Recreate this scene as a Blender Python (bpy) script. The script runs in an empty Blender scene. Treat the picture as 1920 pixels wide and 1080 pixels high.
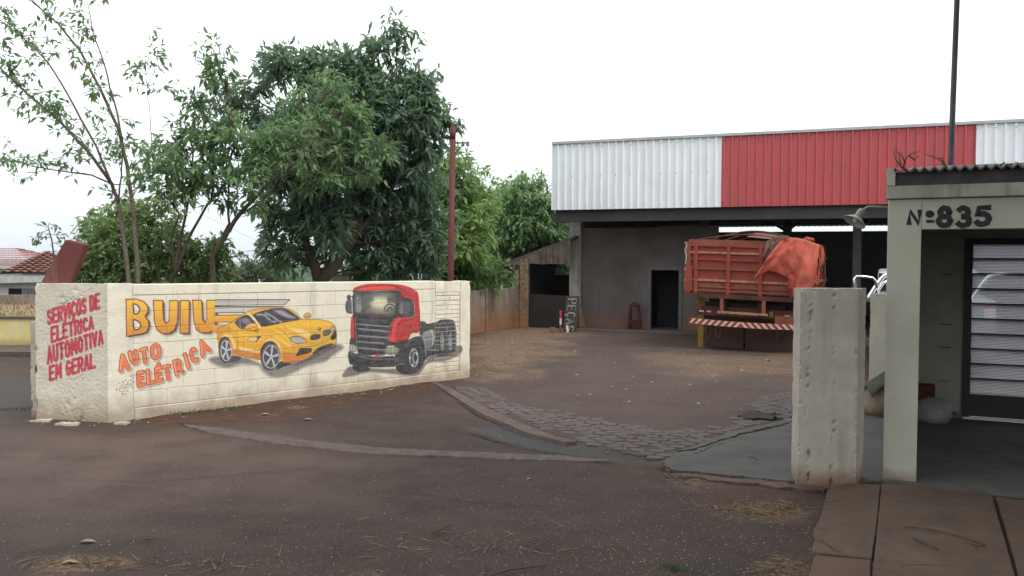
import bpy, bmesh, math, random
import numpy as np
from mathutils import Vector, Matrix, noise as mnoise
random.seed(7); RNG = np.random.default_rng(7)
S = bpy.context.scene; COL = S.collection; PI = math.pi

# ------------------------------------------------------------------ camera, world, sun, exposure
FPX, CAMH = 1550.0, 1.7
CR = Matrix.Rotation(math.radians(90 - 1.6), 3, 'X') @ Matrix.Rotation(math.radians(0.4), 3, 'Z')
cd = bpy.data.cameras.new('camera'); cam = bpy.data.objects.new('camera', cd); COL.objects.link(cam)
cam.location = (0, 0, CAMH); cam.rotation_euler = CR.to_euler()
cd.sensor_width = 36; cd.lens = 36 * FPX / 1920; cd.clip_start = 0.05; cd.clip_end = 20000
S.camera = cam
SUN_EL, SUN_AZ = math.radians(55), math.radians(132)       # azimuth clockwise from +Y: high, behind the camera to its right
wd = bpy.data.worlds.new('World'); S.world = wd; wd.use_nodes = True
wn = wd.node_tree.nodes; wl = wd.node_tree.links; wn.clear()
sky = wn.new('ShaderNodeTexSky'); sky.sky_type = 'NISHITA'; sky.sun_disc = False
sky.sun_elevation = SUN_EL; sky.sun_rotation = SUN_AZ; sky.air_density = 1.0; sky.dust_density = 3.0
mx = wn.new('ShaderNodeMix'); mx.data_type = 'RGBA'; mx.inputs[0].default_value = 0.86
wt = wn.new('ShaderNodeTexCoord'); ws = wn.new('ShaderNodeSeparateXYZ'); wl.new(wt.outputs['Generated'], ws.inputs[0])
wr = wn.new('ShaderNodeMapRange'); wr.interpolation_type = 'SMOOTHSTEP'; wr.inputs[1].default_value = -.02; wr.inputs[2].default_value = .30; wl.new(ws.outputs[2], wr.inputs[0])
wm = wn.new('ShaderNodeMix'); wm.data_type = 'RGBA'; wl.new(wr.outputs[0], wm.inputs[0])
wm.inputs[6].default_value = (6.9, 7.4, 7.8, 1); wm.inputs[7].default_value = (12.2, 12.6, 13.0, 1)   # overcast deck, hazier towards the horizon
wl.new(sky.outputs[0], mx.inputs[6]); wl.new(wm.outputs[2], mx.inputs[7])
bg = wn.new('ShaderNodeBackground'); bg.inputs[1].default_value = 0.1
wo = wn.new('ShaderNodeOutputWorld'); wl.new(mx.outputs[2], bg.inputs[0]); wl.new(bg.outputs[0], wo.inputs[0])
sd = bpy.data.lights.new('sun', 'SUN'); sd.energy = 1.4; sd.angle = math.radians(25); sd.color = (1, .96, .9)
sun = bpy.data.objects.new('sun', sd); COL.objects.link(sun)
sdir = Vector((math.sin(SUN_AZ) * math.cos(SUN_EL), math.cos(SUN_AZ) * math.cos(SUN_EL), math.sin(SUN_EL)))
sun.rotation_euler = sdir.to_track_quat('Z', 'Y').to_euler(); sun.location = (0, -5, 20)
S.view_settings.view_transform = 'Standard'; S.view_settings.look = 'None'
S.view_settings.exposure = 0.6; S.view_settings.gamma = 1; S.view_settings.use_curve_mapping = False
S.render.engine = 'CYCLES'; S.cycles.max_bounces = 6; S.cycles.transparent_max_bounces = 12

# ------------------------------------------------------------------ placing helpers (where things stand in the place)
def ray(px, py): return CR @ Vector(((px - 960) / FPX, -(py - 540) / FPX, -1.0))
def G(px, py, z=0.0):
    d = ray(px, py); return Vector((0, 0, CAMH)) + d * ((z - CAMH) / d.z)
def at(px, py, Y):
    d = ray(px, py); return Vector((0, 0, CAMH)) + d * (Y / d.y)
class Frame:                                               # upright local frame: x along a front, y away behind it
    def __init__(s, o, deg):
        s.o = Vector((o[0], o[1], 0)); s.a = math.radians(deg)
        s.x = Vector((math.cos(s.a), math.sin(s.a), 0)); s.y = Vector((-math.sin(s.a), math.cos(s.a), 0))
    def on(s, px, py, yl=0.0):                             # picture point on the local plane y = yl
        d = ray(px, py); o = Vector((0, 0, CAMH)); P = s.o + s.y * yl
        h = o + d * ((P - o).dot(s.y) / d.dot(s.y)) - s.o
        return Vector((h.dot(s.x), yl, h.z))
    def w(s, x, y, z=0): return s.o + s.x * x + s.y * y + Vector((0, 0, z))

# ------------------------------------------------------------------ mesh helpers
class MB:
    def __init__(s): s.v = []; s.f = []
    def add(s, vs, fs):
        b = len(s.v); s.v += [tuple(p) for p in vs]; s.f += [tuple(b + i for i in f) for f in fs]; return s
    def box(s, x0, x1, y0, y1, z0, z1):
        return s.prism([(x0, y0), (x1, y0), (x1, y1), (x0, y1)], z0, z1)
    def prism(s, poly, z0, z1):                            # ground outline, counter-clockwise
        n = len(poly)
        vs = [(p[0], p[1], z0) for p in poly] + [(p[0], p[1], z1) for p in poly]
        fs = [tuple(range(n))[::-1], tuple(range(n, 2 * n))] + [(i, (i + 1) % n, n + (i + 1) % n, n + i) for i in range(n)]
        return s.add(vs, fs)
    def slab(s, pts, d):                                   # any outline of 3-D points, pushed along d
        n = len(pts); d = Vector(d); pts = [Vector(p) for p in pts]
        fs = [tuple(range(n)), tuple(range(n, 2 * n))[::-1]] + [(i, n + i, n + (i + 1) % n, (i + 1) % n) for i in range(n)]
        return s.add(pts + [p + d for p in pts], fs)
    def obox(s, c, hx, hy, hz):                            # oriented box: centre, three half axes
        c = Vector(c); hx = Vector(hx); hy = Vector(hy); hz = Vector(hz)
        vs = [c + hx * a + hy * b + hz * e for e in (-1, 1) for a, b in ((-1, -1), (1, -1), (1, 1), (-1, 1))]
        return s.add(vs, [(3, 2, 1, 0), (4, 5, 6, 7), (0, 1, 5, 4), (1, 2, 6, 5), (2, 3, 7, 6), (3, 0, 4, 7)])
    def beam(s, a, b, w, h, up=(0, 0, 1)):
        a = Vector(a); b = Vector(b); d = b - a; side = d.cross(Vector(up)).normalized(); u = side.cross(d).normalized()
        return s.obox((a + b) / 2, d / 2, side * w / 2, u * h / 2)
    def tube(s, pts, r, n=8, cap=True):
        pts = [Vector(p) for p in pts]; m = len(pts)
        rs = r if isinstance(r, (list, tuple)) else [r] * m
        b = len(s.v); ref = Vector((0.31, 0.9, 0.2))
        for i in range(m):
            t = (pts[min(i + 1, m - 1)] - pts[max(i - 1, 0)]).normalized()
            a = t.cross(ref)
            if a.length < .1: a = t.cross(Vector((1, 0, 0)))
            a.normalize(); c = t.cross(a)
            for k in range(n):
                q = 2 * PI * k / n; s.v.append(tuple(pts[i] + (a * math.cos(q) + c * math.sin(q)) * rs[i]))
        for i in range(m - 1):
            for k in range(n):
                s.f.append((b + i * n + k, b + i * n + (k + 1) % n, b + (i + 1) * n + (k + 1) % n, b + (i + 1) * n + k))
        if cap: s.f.append(tuple(b + k for k in range(n))[::-1]); s.f.append(tuple(b + (m - 1) * n + k for k in range(n)))
        return s
    def grid(s, P):                                        # P[i][j] points
        R = len(P); C = len(P[0])
        return s.add([p for r in P for p in r], [(i * C + j, i * C + j + 1, (i + 1) * C + j + 1, (i + 1) * C + j) for i in range(R - 1) for j in range(C - 1)])
    def lathe(s, c, prof, n=16, axis=None):                # prof: (radius, height) along axis
        ax = Vector(axis or (0, 0, 1)).normalized(); a = ax.cross(Vector((0.3, 0.8, .51))).normalized(); b = ax.cross(a); c = Vector(c)
        rows = [[c + ax * h + (a * math.cos(2 * PI * k / n) + b * math.sin(2 * PI * k / n)) * r for k in range(n + 1)] for r, h in prof]
        return s.grid(rows)
    def mesh(s, name, m, smooth=False):
        me = bpy.data.meshes.new(name); me.from_pydata(s.v, [], s.f); me.materials.append(m)
        if smooth: me.polygons.foreach_set('use_smooth', [True] * len(me.polygons))
        me.update(); return me
    def build(s, name, m, parent=None, smooth=False, world=False):
        return put(name, s.mesh(name, m, smooth), parent, world)
def put(name, me, parent=None, world=False):
    o = bpy.data.objects.new(name, me); COL.objects.link(o)
    if parent is not None:
        o.parent = parent
        if world: o.matrix_parent_inverse = Matrix.LocRotScale(parent.location, parent.rotation_euler, None).inverted()
    return o
def tag(o, label=None, cat=None, group=None, kind=None):
    if label: o['label'] = label
    if cat: o['category'] = cat
    if group: o['group'] = group
    if kind: o['kind'] = kind
    return o
def thing(name, label, cat, loc=(0, 0, 0), deg=0, group=None):
    o = bpy.data.objects.new(name, None); COL.objects.link(o); o.empty_display_size = .2
    o.location = Vector(loc); o.rotation_euler = (0, 0, math.radians(deg)); return tag(o, label, cat, group)
def bevel(o, w, seg=2):
    m = o.modifiers.new('bevel', 'BEVEL'); m.width = w; m.segments = seg; m.limit_method = 'ANGLE'; return o
def nz(p, s, k=0.0): return mnoise.noise(Vector((p[0] * s + k, p[1] * s - k, p[2] * s + .3 * k)))
def rough_prism(poly, z0, z1, res, amp, edge, seams=()):
    """upright rough-cast block: gridded faces, worn and chipped towards its arrises and top"""
    bm = bmesh.new(); n = len(poly); nzs = max(2, int((z1 - z0) / res)); key = {}
    def V(p):
        k = (round(p[0], 4), round(p[1], 4), round(p[2], 4))
        if k not in key: key[k] = bm.verts.new(p)
        return key[k]
    per = []
    for i in range(n):
        a = Vector(poly[i][:2]); b = Vector(poly[(i + 1) % n][:2]); m = max(1, int((b - a).length / res))
        for j in range(m): per.append((a + (b - a) * j / m, min(j, m - j) * (b - a).length / m))
    N = len(per); c = sum((p for p, _ in per), Vector((0, 0))) / N
    for k in range(nzs):
        za = z0 + (z1 - z0) * k / nzs; zb = z0 + (z1 - z0) * (k + 1) / nzs
        for i in range(N):
            p = per[i][0]; q = per[(i + 1) % N][0]
            bm.faces.new((V((*p, za)), V((*q, za)), V((*q, zb)), V((*p, zb))))
    top = []
    for k in range(3):
        t = 1 - k * .33
        top.append([V((*(c + (p - c) * t), z1)) for p, _ in per])
    for k in range(2):
        for i in range(N):
            bm.faces.new((top[k][i], top[k][(i + 1) % N], top[k + 1][(i + 1) % N], top[k + 1][i]))
    bm.faces.new(top[2])
    bm.normal_update(); ed = {}
    for (p, e) in per: ed[(round(p[0], 3), round(p[1], 3))] = e
    for v in bm.verts:
        q = v.co.copy(); e = ed.get((round(q.x, 3), round(q.y, 3)), .3)
        near = math.exp(-(e / .016) ** 2); nt = math.exp(-((z1 - q.z) / .02) ** 2) if e < .3 else 1
        w = nz(q, 5) * amp + nz(q, 37, 5) * amp * .5
        chip = max(0, nz(q, 5.3, 9) * .7 + nz(q, 17, 2) * .55 + nz(q, 43, 6) * .45 - .12) * edge * 1.5 * max(near, nt * .6)
        pit = 0
        for sx in seams:                                   # old shutter seams: rows of pits down the first face
            dd = (q.xy - (Vector(poly[0][:2]) + (Vector(poly[1][:2]) - Vector(poly[0][:2])) * (sx + .02 * math.sin(q.z * 4 + sx * 9)))).length
            pit = max(pit, math.exp(-(dd / .013) ** 2) * max(0, nz(q, 6, 21 + sx) * .7 + nz(q, 24, 3) * .8 - .10) * .07)
        v.co = q + v.normal * (w - chip - pit)
    me = bpy.data.meshes.new('rough'); bm.to_mesh(me); bm.free(); return me

# ------------------------------------------------------------------ materials
def lin(r, g, b): return tuple(((c / 255) / 12.92 if c <= 10 else ((c / 255 + .055) / 1.055) ** 2.4) for c in (r, g, b)) + (1,)
def c4(c): return (c[0], c[1], c[2], 1)
class NT:
    def __init__(s, name):
        s.m = bpy.data.materials.new(name); s.m.use_nodes = True; s.t = s.m.node_tree; s.n = s.t.nodes; s.l = s.t.links
        s.b = s.n['Principled BSDF']; s.tc = s.n.new('ShaderNodeTexCoord'); s.geo = s.n.new('ShaderNodeNewGeometry')
    def noise(s, scale, detail=4, vec=None, stretch=None, rough=.6):
        t = s.n.new('ShaderNodeTexNoise'); t.inputs['Scale'].default_value = scale; t.inputs['Detail'].default_value = detail
        t.inputs['Roughness'].default_value = rough; v = vec or s.geo.outputs['Position']
        if stretch:
            mp = s.n.new('ShaderNodeMapping'); mp.inputs['Scale'].default_value = stretch; s.l.new(v, mp.inputs[0]); v = mp.outputs[0]
        s.l.new(v, t.inputs[0]); return t.outputs[0]
    def ramp(s, v, a, b):
        r = s.n.new('ShaderNodeMapRange'); r.inputs[1].default_value = a; r.inputs[2].default_value = b; r.clamp = True
        s.l.new(v, r.inputs[0]); return r.outputs[0]
    def math(s, op, a, b=None):
        m = s.n.new('ShaderNodeMath'); m.operation = op
        for i, q in enumerate((a, b)):
            if q is None: continue
            if isinstance(q, (int, float)): m.inputs[i].default_value = q
            else: s.l.new(q, m.inputs[i])
        return m.outputs[0]
    def mix(s, f, a, b, mode='MIX'):
        m = s.n.new('ShaderNodeMix'); m.data_type = 'RGBA'; m.blend_type = mode
        for k, q in ((0, f), (6, a), (7, b)):
            if isinstance(q, (int, float)): m.inputs[k].default_value = q
            elif isinstance(q, tuple): m.inputs[k].default_value = c4(q)
            else: s.l.new(q, m.inputs[k])
        return m.outputs[2]
    def attr(s, name):
        a = s.n.new('ShaderNodeAttribute'); a.attribute_name = name; return a
    def z(s):
        x = s.n.new('ShaderNodeSeparateXYZ'); s.l.new(s.geo.outputs['Position'], x.inputs[0]); return x.outputs[2]
    def bump(s, h, strength=.4, dist=.01):
        b = s.n.new('ShaderNodeBump'); b.inputs['Strength'].default_value = strength; b.inputs['Distance'].default_value = dist
        s.l.new(h, b.inputs['Height']); s.l.new(b.outputs[0], s.b.inputs['Normal'])
    def done(s, col, rough=.85, metal=0.0, spec=.25):
        if isinstance(col, tuple): s.b.inputs['Base Color'].default_value = c4(col)
        else: s.l.new(col, s.b.inputs['Base Color'])
        if isinstance(rough, (int, float)): s.b.inputs['Roughness'].default_value = rough
        else: s.l.new(rough, s.b.inputs['Roughness'])
        s.b.inputs['Metallic'].default_value = metal; s.b.inputs['Specular IOR Level'].default_value = spec
        return s.m
def M(name, a, b=None, scale=6, rough=.85, metal=0, spec=.25, bump=.25, bscale=60, bdist=.006, dirt=None, dirt_h=.35, streak=None, speck=None):
    t = NT(name); b = b or tuple(x * .7 for x in a[:3])
    col = t.mix(t.ramp(t.noise(scale, 5), .32, .68), a, b)
    if streak:
        col = t.mix(t.math('MULTIPLY', t.ramp(t.noise(7, 5, stretch=(1, 1, .12)), .5, .72), .7), col, streak)
    if speck:
        col = t.mix(t.ramp(t.noise(70, 2), .66, .72), col, speck)
    if dirt:                                               # red soil splashed up from the ground
        h = t.math('ADD', t.z(), t.math('MULTIPLY', t.noise(6, 5), -dirt_h * 1.2))
        col = t.mix(t.math('MULTIPLY', t.ramp(h, dirt_h * .45, -dirt_h * .5), .9), col, dirt)
    if bump: t.bump(t.noise(bscale, 4), bump, bdist)
    return t.done(col, rough, metal, spec)
RED_SOIL = (.17, .075, .04)
m_cream = None
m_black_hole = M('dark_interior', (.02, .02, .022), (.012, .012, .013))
m_conc = M('grey_concrete', (.24, .22, .19), (.14, .125, .105), 3, dirt=RED_SOIL, dirt_h=.5, streak=(.07, .06, .05))
m_conc_red = M('stained_concrete', (.28, .245, .21), (.17, .145, .12), 3, dirt=(.25, .12, .06), dirt_h=.9, streak=(.09, .075, .06))
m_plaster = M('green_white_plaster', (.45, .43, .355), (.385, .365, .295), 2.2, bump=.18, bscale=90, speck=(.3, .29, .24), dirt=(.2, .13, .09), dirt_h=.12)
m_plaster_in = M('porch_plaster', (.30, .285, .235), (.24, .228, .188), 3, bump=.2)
m_pillar = M('pillar_plaster', (.42, .385, .325), (.345, .315, .26), 5, bump=.35, bscale=60, bdist=.006, streak=(.24, .22, .175), speck=(.2, .18, .14), dirt=(.17, .10, .065), dirt_h=.16)
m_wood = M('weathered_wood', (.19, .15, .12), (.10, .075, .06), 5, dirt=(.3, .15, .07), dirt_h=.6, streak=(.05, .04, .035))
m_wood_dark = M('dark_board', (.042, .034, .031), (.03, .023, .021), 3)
m_post_bark = M('peeling_wood', (.34, .24, .15), (.12, .075, .05), 14, dirt=(.34, .16, .07), dirt_h=.4)
m_steel_dark = M('dark_steel', (.06, .055, .055), (.035, .03, .03), 5, rough=.6)
m_red_post = M('red_pole_paint', (.12, .03, .03), (.085, .026, .026), 8, rough=.6)
m_galv = M('galvanised', (.36, .37, .38), (.26, .27, .28), 9, rough=.5, metal=.6)
m_bark = M('bark', (.10, .075, .055), (.05, .038, .03), 14, bump=.6, bscale=40, bdist=.02)
m_bark_pale = M('pale_bark', (.15, .115, .09), (.09, .07, .055), 14, bump=.4, bscale=40)

# ------------------------------------------------------------------ ground, with soil, dust and worn patches
def sdist(X, Y, poly):
    P = np.array([(p[0], p[1]) for p in poly]); n = len(P); d = np.full(X.shape, 1e9); ins = np.zeros(X.shape, bool)
    for i in range(n):
        a = P[i]; b = P[(i + 1) % n]; e = b - a
        t = np.clip(((X - a[0]) * e[0] + (Y - a[1]) * e[1]) / max(e @ e, 1e-9), 0, 1)
        d = np.minimum(d, np.hypot(X - a[0] - t * e[0], Y - a[1] - t * e[1]))
        c = (a[1] > Y) != (b[1] > Y)
        with np.errstate(divide='ignore', invalid='ignore'):
            ins ^= c & (X < e[0] * (Y - a[1]) / (e[1] if e[1] else 1e-9) + a[0])
    return np.where(ins, d, -d)
def gp(*pts): return [G(x, y) for x, y in pts]
def vnoise(X, Y, s, k=0):                                  # smooth value noise on a lattice
    x = X * s + 100.3 + k * 7.1; y = Y * s + 57.7 + k * 3.3
    i = np.floor(x).astype(int); j = np.floor(y).astype(int); u = x - i; v = y - j; u = u * u * (3 - 2 * u); v = v * v * (3 - 2 * v)
    def h(a, b):
        q = np.sin(a * 127.1 + b * 311.7 + k * 17.3) * 43758.5453; return q - np.floor(q)
    return (h(i, j) * (1 - u) + h(i + 1, j) * u) * (1 - v) + (h(i, j + 1) * (1 - u) + h(i + 1, j + 1) * u) * v
def fbm(X, Y, s, k=0): return .5 * vnoise(X, Y, s, k) + .3 * vnoise(X, Y, s * 2.1, k + 1) + .2 * vnoise(X, Y, s * 4.3, k + 2)
gx = np.concatenate([np.arange(-14, -6, .16), np.arange(-6, 6.4, .05), np.arange(6.4, 16, .2)])
gy = np.concatenate([np.arange(-6, 2.6, .2), np.arange(2.6, 14, .05), np.arange(14, 25.01, .1)])
GX, GY = np.meshgrid(gx, gy)
def mask(poly, soft, jit=.3, s=2.0, k=0): return np.clip((sdist(GX, GY, poly) + (fbm(GX, GY, s, k) - .5) * jit * 2) / soft + .5, 0, 1)
P_VERGE = gp((190, 797), (330, 770), (560, 742), (720, 722), (880, 706), (840, 716), (760, 742), (660, 752), (600, 776), (480, 796), (340, 800))
P_YARD = gp((800, 710), (880, 700), (880, 622), (970, 610), (1500, 640), (1660, 660), (1660, 790), (1500, 790), (1380, 805), (1250, 862), (1070, 828), (960, 795), (870, 745))
P_STRAW = gp((880, 700), (880, 628), (980, 612), (1090, 616), (1040, 650), (980, 680), (940, 705))
P_STRAW2 = gp((1200, 660), (1500, 670), (1500, 700), (1330, 705), (1230, 690))
P_PATCH = gp((880, 800), (960, 800), (1070, 826), (1250, 856), (1235, 870), (1130, 862), (980, 838))
P_PALE = gp((0, 800), (420, 800), (700, 860), (660, 940), (200, 960), (0, 900))
P_DAMP = gp((1150, 868), (1500, 912), (1545, 915), (1530, 950), (1420, 965), (1280, 905), (1180, 890))
P_STREET = gp((-900, 705), (66, 705), (66, 765), (-900, 790)); P_BANK = gp((-900, 684), (66, 686), (66, 704), (-900, 704))
P_DRIVE = gp((560, 760), (800, 722), (1000, 812), (900, 840), (700, 838))
soil = np.maximum(mask(P_VERGE, .25, .35), np.maximum(mask(P_BANK, .1, .1), .75 * mask(P_DAMP, .3, .4, 3)))
behind = np.clip(sdist(GX, GY, [(-6.3, 14.2), (-5.1, 9.6), (-.9, 12.8), (-.9, 13.2), (-1.1, 24.9), (-6.6, 24.9)]) / .3 + .5, 0, 1)
straw = np.maximum(mask(P_STRAW, .9, .9, 1.6), .6 * mask(P_STRAW2, 1.2, 1, 1.2, 3)) * (.55 + .9 * fbm(GX, GY, 5, 9))
for (px, py, r, a) in ((1440, 958, .30, .55), (1300, 905, .25, .5), (130, 1058, .22, .9), (215, 1056, .12, .8), (1470, 1062, .16, .5), (560, 765, .14, .8), (700, 1072, .1, .5), (1375, 830, .25, .7), (500, 780, .12, .6)):
    q = G(px, py); straw = np.maximum(straw, a * np.clip(1.3 - np.hypot((GX - q.x), (GY - q.y) * 1.4) / r + (fbm(GX, GY, 9, 4) - .5) * 1.6, 0, 1))
yard = mask(P_YARD, .5, .3, 1.5, 5)
patch = np.maximum(mask(P_PATCH, .1, .1, 3), .5 * mask(P_STREET, .3, .1))
pale = .8 * mask(P_PALE, 1.2, .7, .9, 2) + .35 * mask(P_DRIVE, .4, .4, 2, 8) * 0
GZ = (fbm(GX, GY, .5, 3) - .5) * .02 + (fbm(GX, GY, 3, 6) - .5) * .012 - .005
GZ -= .022 * np.clip(sdist(GX, GY, P_PATCH) / .15, 0, 1) + .02 * np.clip(1 - abs(sdist(GX, GY, P_DAMP)) / .2, 0, 1)
GZ += .03 * mask(P_VERGE, .4, .3) * fbm(GX, GY, 4, 1)
q = G(1425, 778); GZ -= .05 * np.clip(1.2 - np.hypot((GX - q.x) / .45, (GY - q.y) / .3), 0, 1)
nr, nc = GX.shape; me = bpy.data.meshes.new('road')
idx = np.arange(nr * nc).reshape(nr, nc)
quads = np.stack([idx[:-1, :-1], idx[:-1, 1:], idx[1:, 1:], idx[1:, :-1]], -1).reshape(-1, 4)
def np_mesh(name, V, F, mat, attrs=None, smooth=False):
    me = bpy.data.meshes.new(name); k = F.shape[1]
    me.vertices.add(len(V)); me.vertices.foreach_set('co', np.ascontiguousarray(V, np.float32).ravel())
    me.loops.add(F.size); me.loops.foreach_set('vertex_index', F.astype(np.int32).ravel())
    me.polygons.add(len(F)); me.polygons.foreach_set('loop_start', np.arange(0, F.size, k, dtype=np.int32))
    if smooth: me.polygons.foreach_set('use_smooth', np.ones(len(F), bool))
    for nm, arr in (attrs or {}).items():
        if arr.ndim == 1: a = me.attributes.new(nm, 'FLOAT', 'POINT'); a.data.foreach_set('value', arr.astype(np.float32))
        else: a = me.attributes.new(nm, 'FLOAT_COLOR', 'POINT'); a.data.foreach_set('color', arr.astype(np.float32).ravel())
    me.update(calc_edges=True); me.validate(); me.materials.append(mat); return me
t = NT('asphalt_and_soil')
A1 = t.attr('cover'); sx = t.n.new('ShaderNodeSeparateColor'); t.l.new(A1.outputs['Color'], sx.inputs[0]); A2 = t.attr('cover2'); sx2 = t.n.new('ShaderNodeSeparateColor'); t.l.new(A2.outputs['Color'], sx2.inputs[0])
base = t.mix(t.ramp(t.noise(.7, 5), .3, .7), (0.04469, 0.02836, 0.02203), (0.06487, 0.04155, 0.03244))
base = t.mix(t.ramp(t.noise(3.2, 7, stretch=(.6, 1, 1)), .40, .70), base, (.032, .0222, .018))
base = t.mix(t.math('MULTIPLY', sx2.outputs[1], t.ramp(t.noise(1.6, 5), .25, .6)), base, (0.1117, 0.07388, 0.05692))      # dusty pale asphalt
base = t.mix(sx2.outputs[0], base, t.mix(t.ramp(t.noise(9, 4), .3, .7), (0.0612, 0.0576, 0.0576), (0.0432, 0.04176, 0.0432)))       # newer grey patch
base = t.mix(sx.outputs[1], base, t.mix(t.ramp(t.noise(1.1, 6), .3, .7), (0.0775, 0.05208, 0.04164), (0.04722, 0.03158, 0.02622)))  # yard
base = t.mix(t.math('MULTIPLY', t.ramp(t.noise(48, 3), .56, .68), .55), base, (0.0204, 0.01632, 0.01496))
base = t.mix(t.math('MULTIPLY', t.ramp(t.noise(75, 2), .60, .68), .5), base, (0.144, 0.1188, 0.1044))
base = t.mix(t.math('MULTIPLY', t.ramp(t.noise(190, 1), .64, .74), .35), base, (.32, .27, .23))                  # chippings
base = t.mix(sx.outputs[0], base, t.mix(t.ramp(t.noise(7, 6), .35, .65), (0.0861, 0.04264, 0.02706), (0.0451, 0.0246, 0.01804)))    # red soil
base = t.mix(t.math('MULTIPLY', sx.outputs[2], t.ramp(t.noise(26, 5, stretch=(0.82, 0.82, 0.82)), .40, .60)), base, t.mix(t.ramp(t.noise(50, 3), .35, .65), (0.3116, 0.205, 0.1271), (0.164, 0.0943, 0.0574)))  # straw
base = t.mix(sx2.outputs[2], base, (.085, .085, .04))                                                              # ground behind the wall
t.bump(t.math('ADD', t.noise(75, 5), t.math('MULTIPLY', t.noise(14, 4), .8)), .9, .014)
m_ground = t.done(base, t.ramp(t.noise(3, 4), .2, .8) and .82, 0, .25)
me = np_mesh('road', np.stack([GX, GY, GZ], -1).reshape(-1, 3), quads, m_ground,
    {'cover': np.stack([soil, yard, np.clip(straw, 0, 1), np.ones_like(soil)], -1).reshape(-1, 4), 'cover2': np.stack([patch, np.clip(pale, 0, 1), behind, np.ones_like(soil)], -1).reshape(-1, 4)}, True)
road = tag(put('road', me), kind='structure')
# terrain to the horizon: the land falls away behind the wall into a valley, with low hills beyond
def terrain_z(x, y):
    far = np.clip((y - np.where(x > -1, 40, 26)) / 60, 0, None)
    z = -.06 - 5 * (1 - np.exp(-far * .9)) - 22 * np.clip((y - 90) / 900, 0, 1)
    r = np.hypot(x, y); hills = np.clip((r - 1500) / 2500, 0, 1)
    return z + hills * (26 + 42 * (fbm(x, y, .0011, 4) - .35)) + np.clip((r - 200) / 600, 0, 1) * 5 * (fbm(x, y, .006, 8) - .5)
ty = np.concatenate([np.linspace(-60, 24, 15), np.linspace(27, 120, 32), np.geomspace(130, 6000, 60)]); ta = np.linspace(-1, 1, 90)
TX = ta[None, :] * (60 + np.maximum(ty, 0) * 1.6)[:, None]; TY = np.repeat(ty[:, None], 90, 1)
TZ = terrain_z(TX, TY); idx = np.arange(TX.size).reshape(TX.shape)
t = NT('fields'); c = t.mix(t.ramp(t.noise(.012, 5), .45, .55), (.05, .075, .028), (.12, .10, .055)); c = t.mix(t.ramp(t.noise(.03, 6), .5, .6), c, (.025, .045, .018)); c = t.mix(t.ramp(t.noise(.4, 5), .35, .65), c, t.mix(.5, c, (.11, .07, .04)))
m_terr = t.done(c, .95)
tag(put('ground', np_mesh('ground', np.stack([TX, TY, TZ], -1).reshape(-1, 3), np.stack([idx[:-1, :-1], idx[:-1, 1:], idx[1:, 1:], idx[1:, :-1]], -1).reshape(-1, 4), m_terr, None, True)), kind='structure')
def jag(pts, step=.06, amp=.02, k=0.0):                    # a broken outline: subdivide and jitter
    out = []
    for i in range(len(pts)):
        a = Vector(pts[i]); b = Vector(pts[(i + 1) % len(pts)]); n = max(1, int((b - a).length / step))
        for j in range(n):
            p = a.lerp(b, j / n); out.append(p + Vector((nz(p, 6, k + 1) + .8 * nz(p, 23, k + 5), nz(p, 6, k + 40) + .8 * nz(p, 23, k + 9), 0)) * amp * 1.7)
    return out
def sheet(name, pts, z0, z1, m, jit=.02, step=.06, parent=None, k=0.0):
    pts = jag([Vector((p[0], p[1], 0)) for p in pts], step, jit, k)
    if sum(pts[i].x * pts[(i + 1) % len(pts)].y - pts[(i + 1) % len(pts)].x * pts[i].y for i in range(len(pts))) < 0: pts.reverse()
    return MB().prism([(p.x, p.y) for p in pts], z0, z1).build(name, m, parent)
m_apron = M('blue_grey_cement', (0.0944, 0.0912, 0.084), (0.0608, 0.0584, 0.0536), 2.5, rough=.85, bump=.6, bscale=22, bdist=.012, streak=None, speck=(0.048, 0.048, 0.0464))
m_kerb = M('worn_kerb_cement', (0.1185, 0.08708, 0.0697), (0.0697, 0.05227, 0.04321), 6, bump=.5, bscale=40)
m_gutter = M('pale_gutter_cement', (0.1214, 0.09512, 0.082), (0.06888, 0.05379, 0.04723), 9, bump=.6, bscale=50, bdist=.012)
m_pink = M('reddish_cement', (0.116, 0.0704, 0.052), (0.068, 0.044, 0.0344), 6, bump=.5)
m_side = M('brown_pavement', (.118, .080, .056), (.074, .051, .037), 1.8, bump=.6, bscale=45, speck=(.05, .034, .026), streak=(.05, .036, .028))
tag(sheet('concrete_apron', gp((1244, 868), (1262, 852), (1300, 848), (1345, 834), (1390, 818), (1430, 810), (1500, 790), (1700, 758), (1800, 905), (1500, 906), (1262, 884)), -.05, .014, m_apron, .022, .035), kind='structure')
tag(sheet('broken_apron_strip', gp((1268, 846), (1302, 836), (1345, 820), (1372, 809), (1402, 804), (1500, 781), (1500, 786), (1428, 806), (1388, 814), (1345, 829), (1300, 843)), -.05, .007, m_apron, .02, .03, k=11), kind='structure')
tag(sheet('apron_edge', gp((1240, 872), (1262, 887), (1380, 897), (1500, 909), (1540, 913), (1540, 920), (1480, 916), (1370, 905), (1262, 893)), -.05, .007, m_pink, .03, .03, k=3), kind='structure')
m_crack = M('crack_dirt', (.022, .018, .016), (.03, .024, .02), 20)
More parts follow.
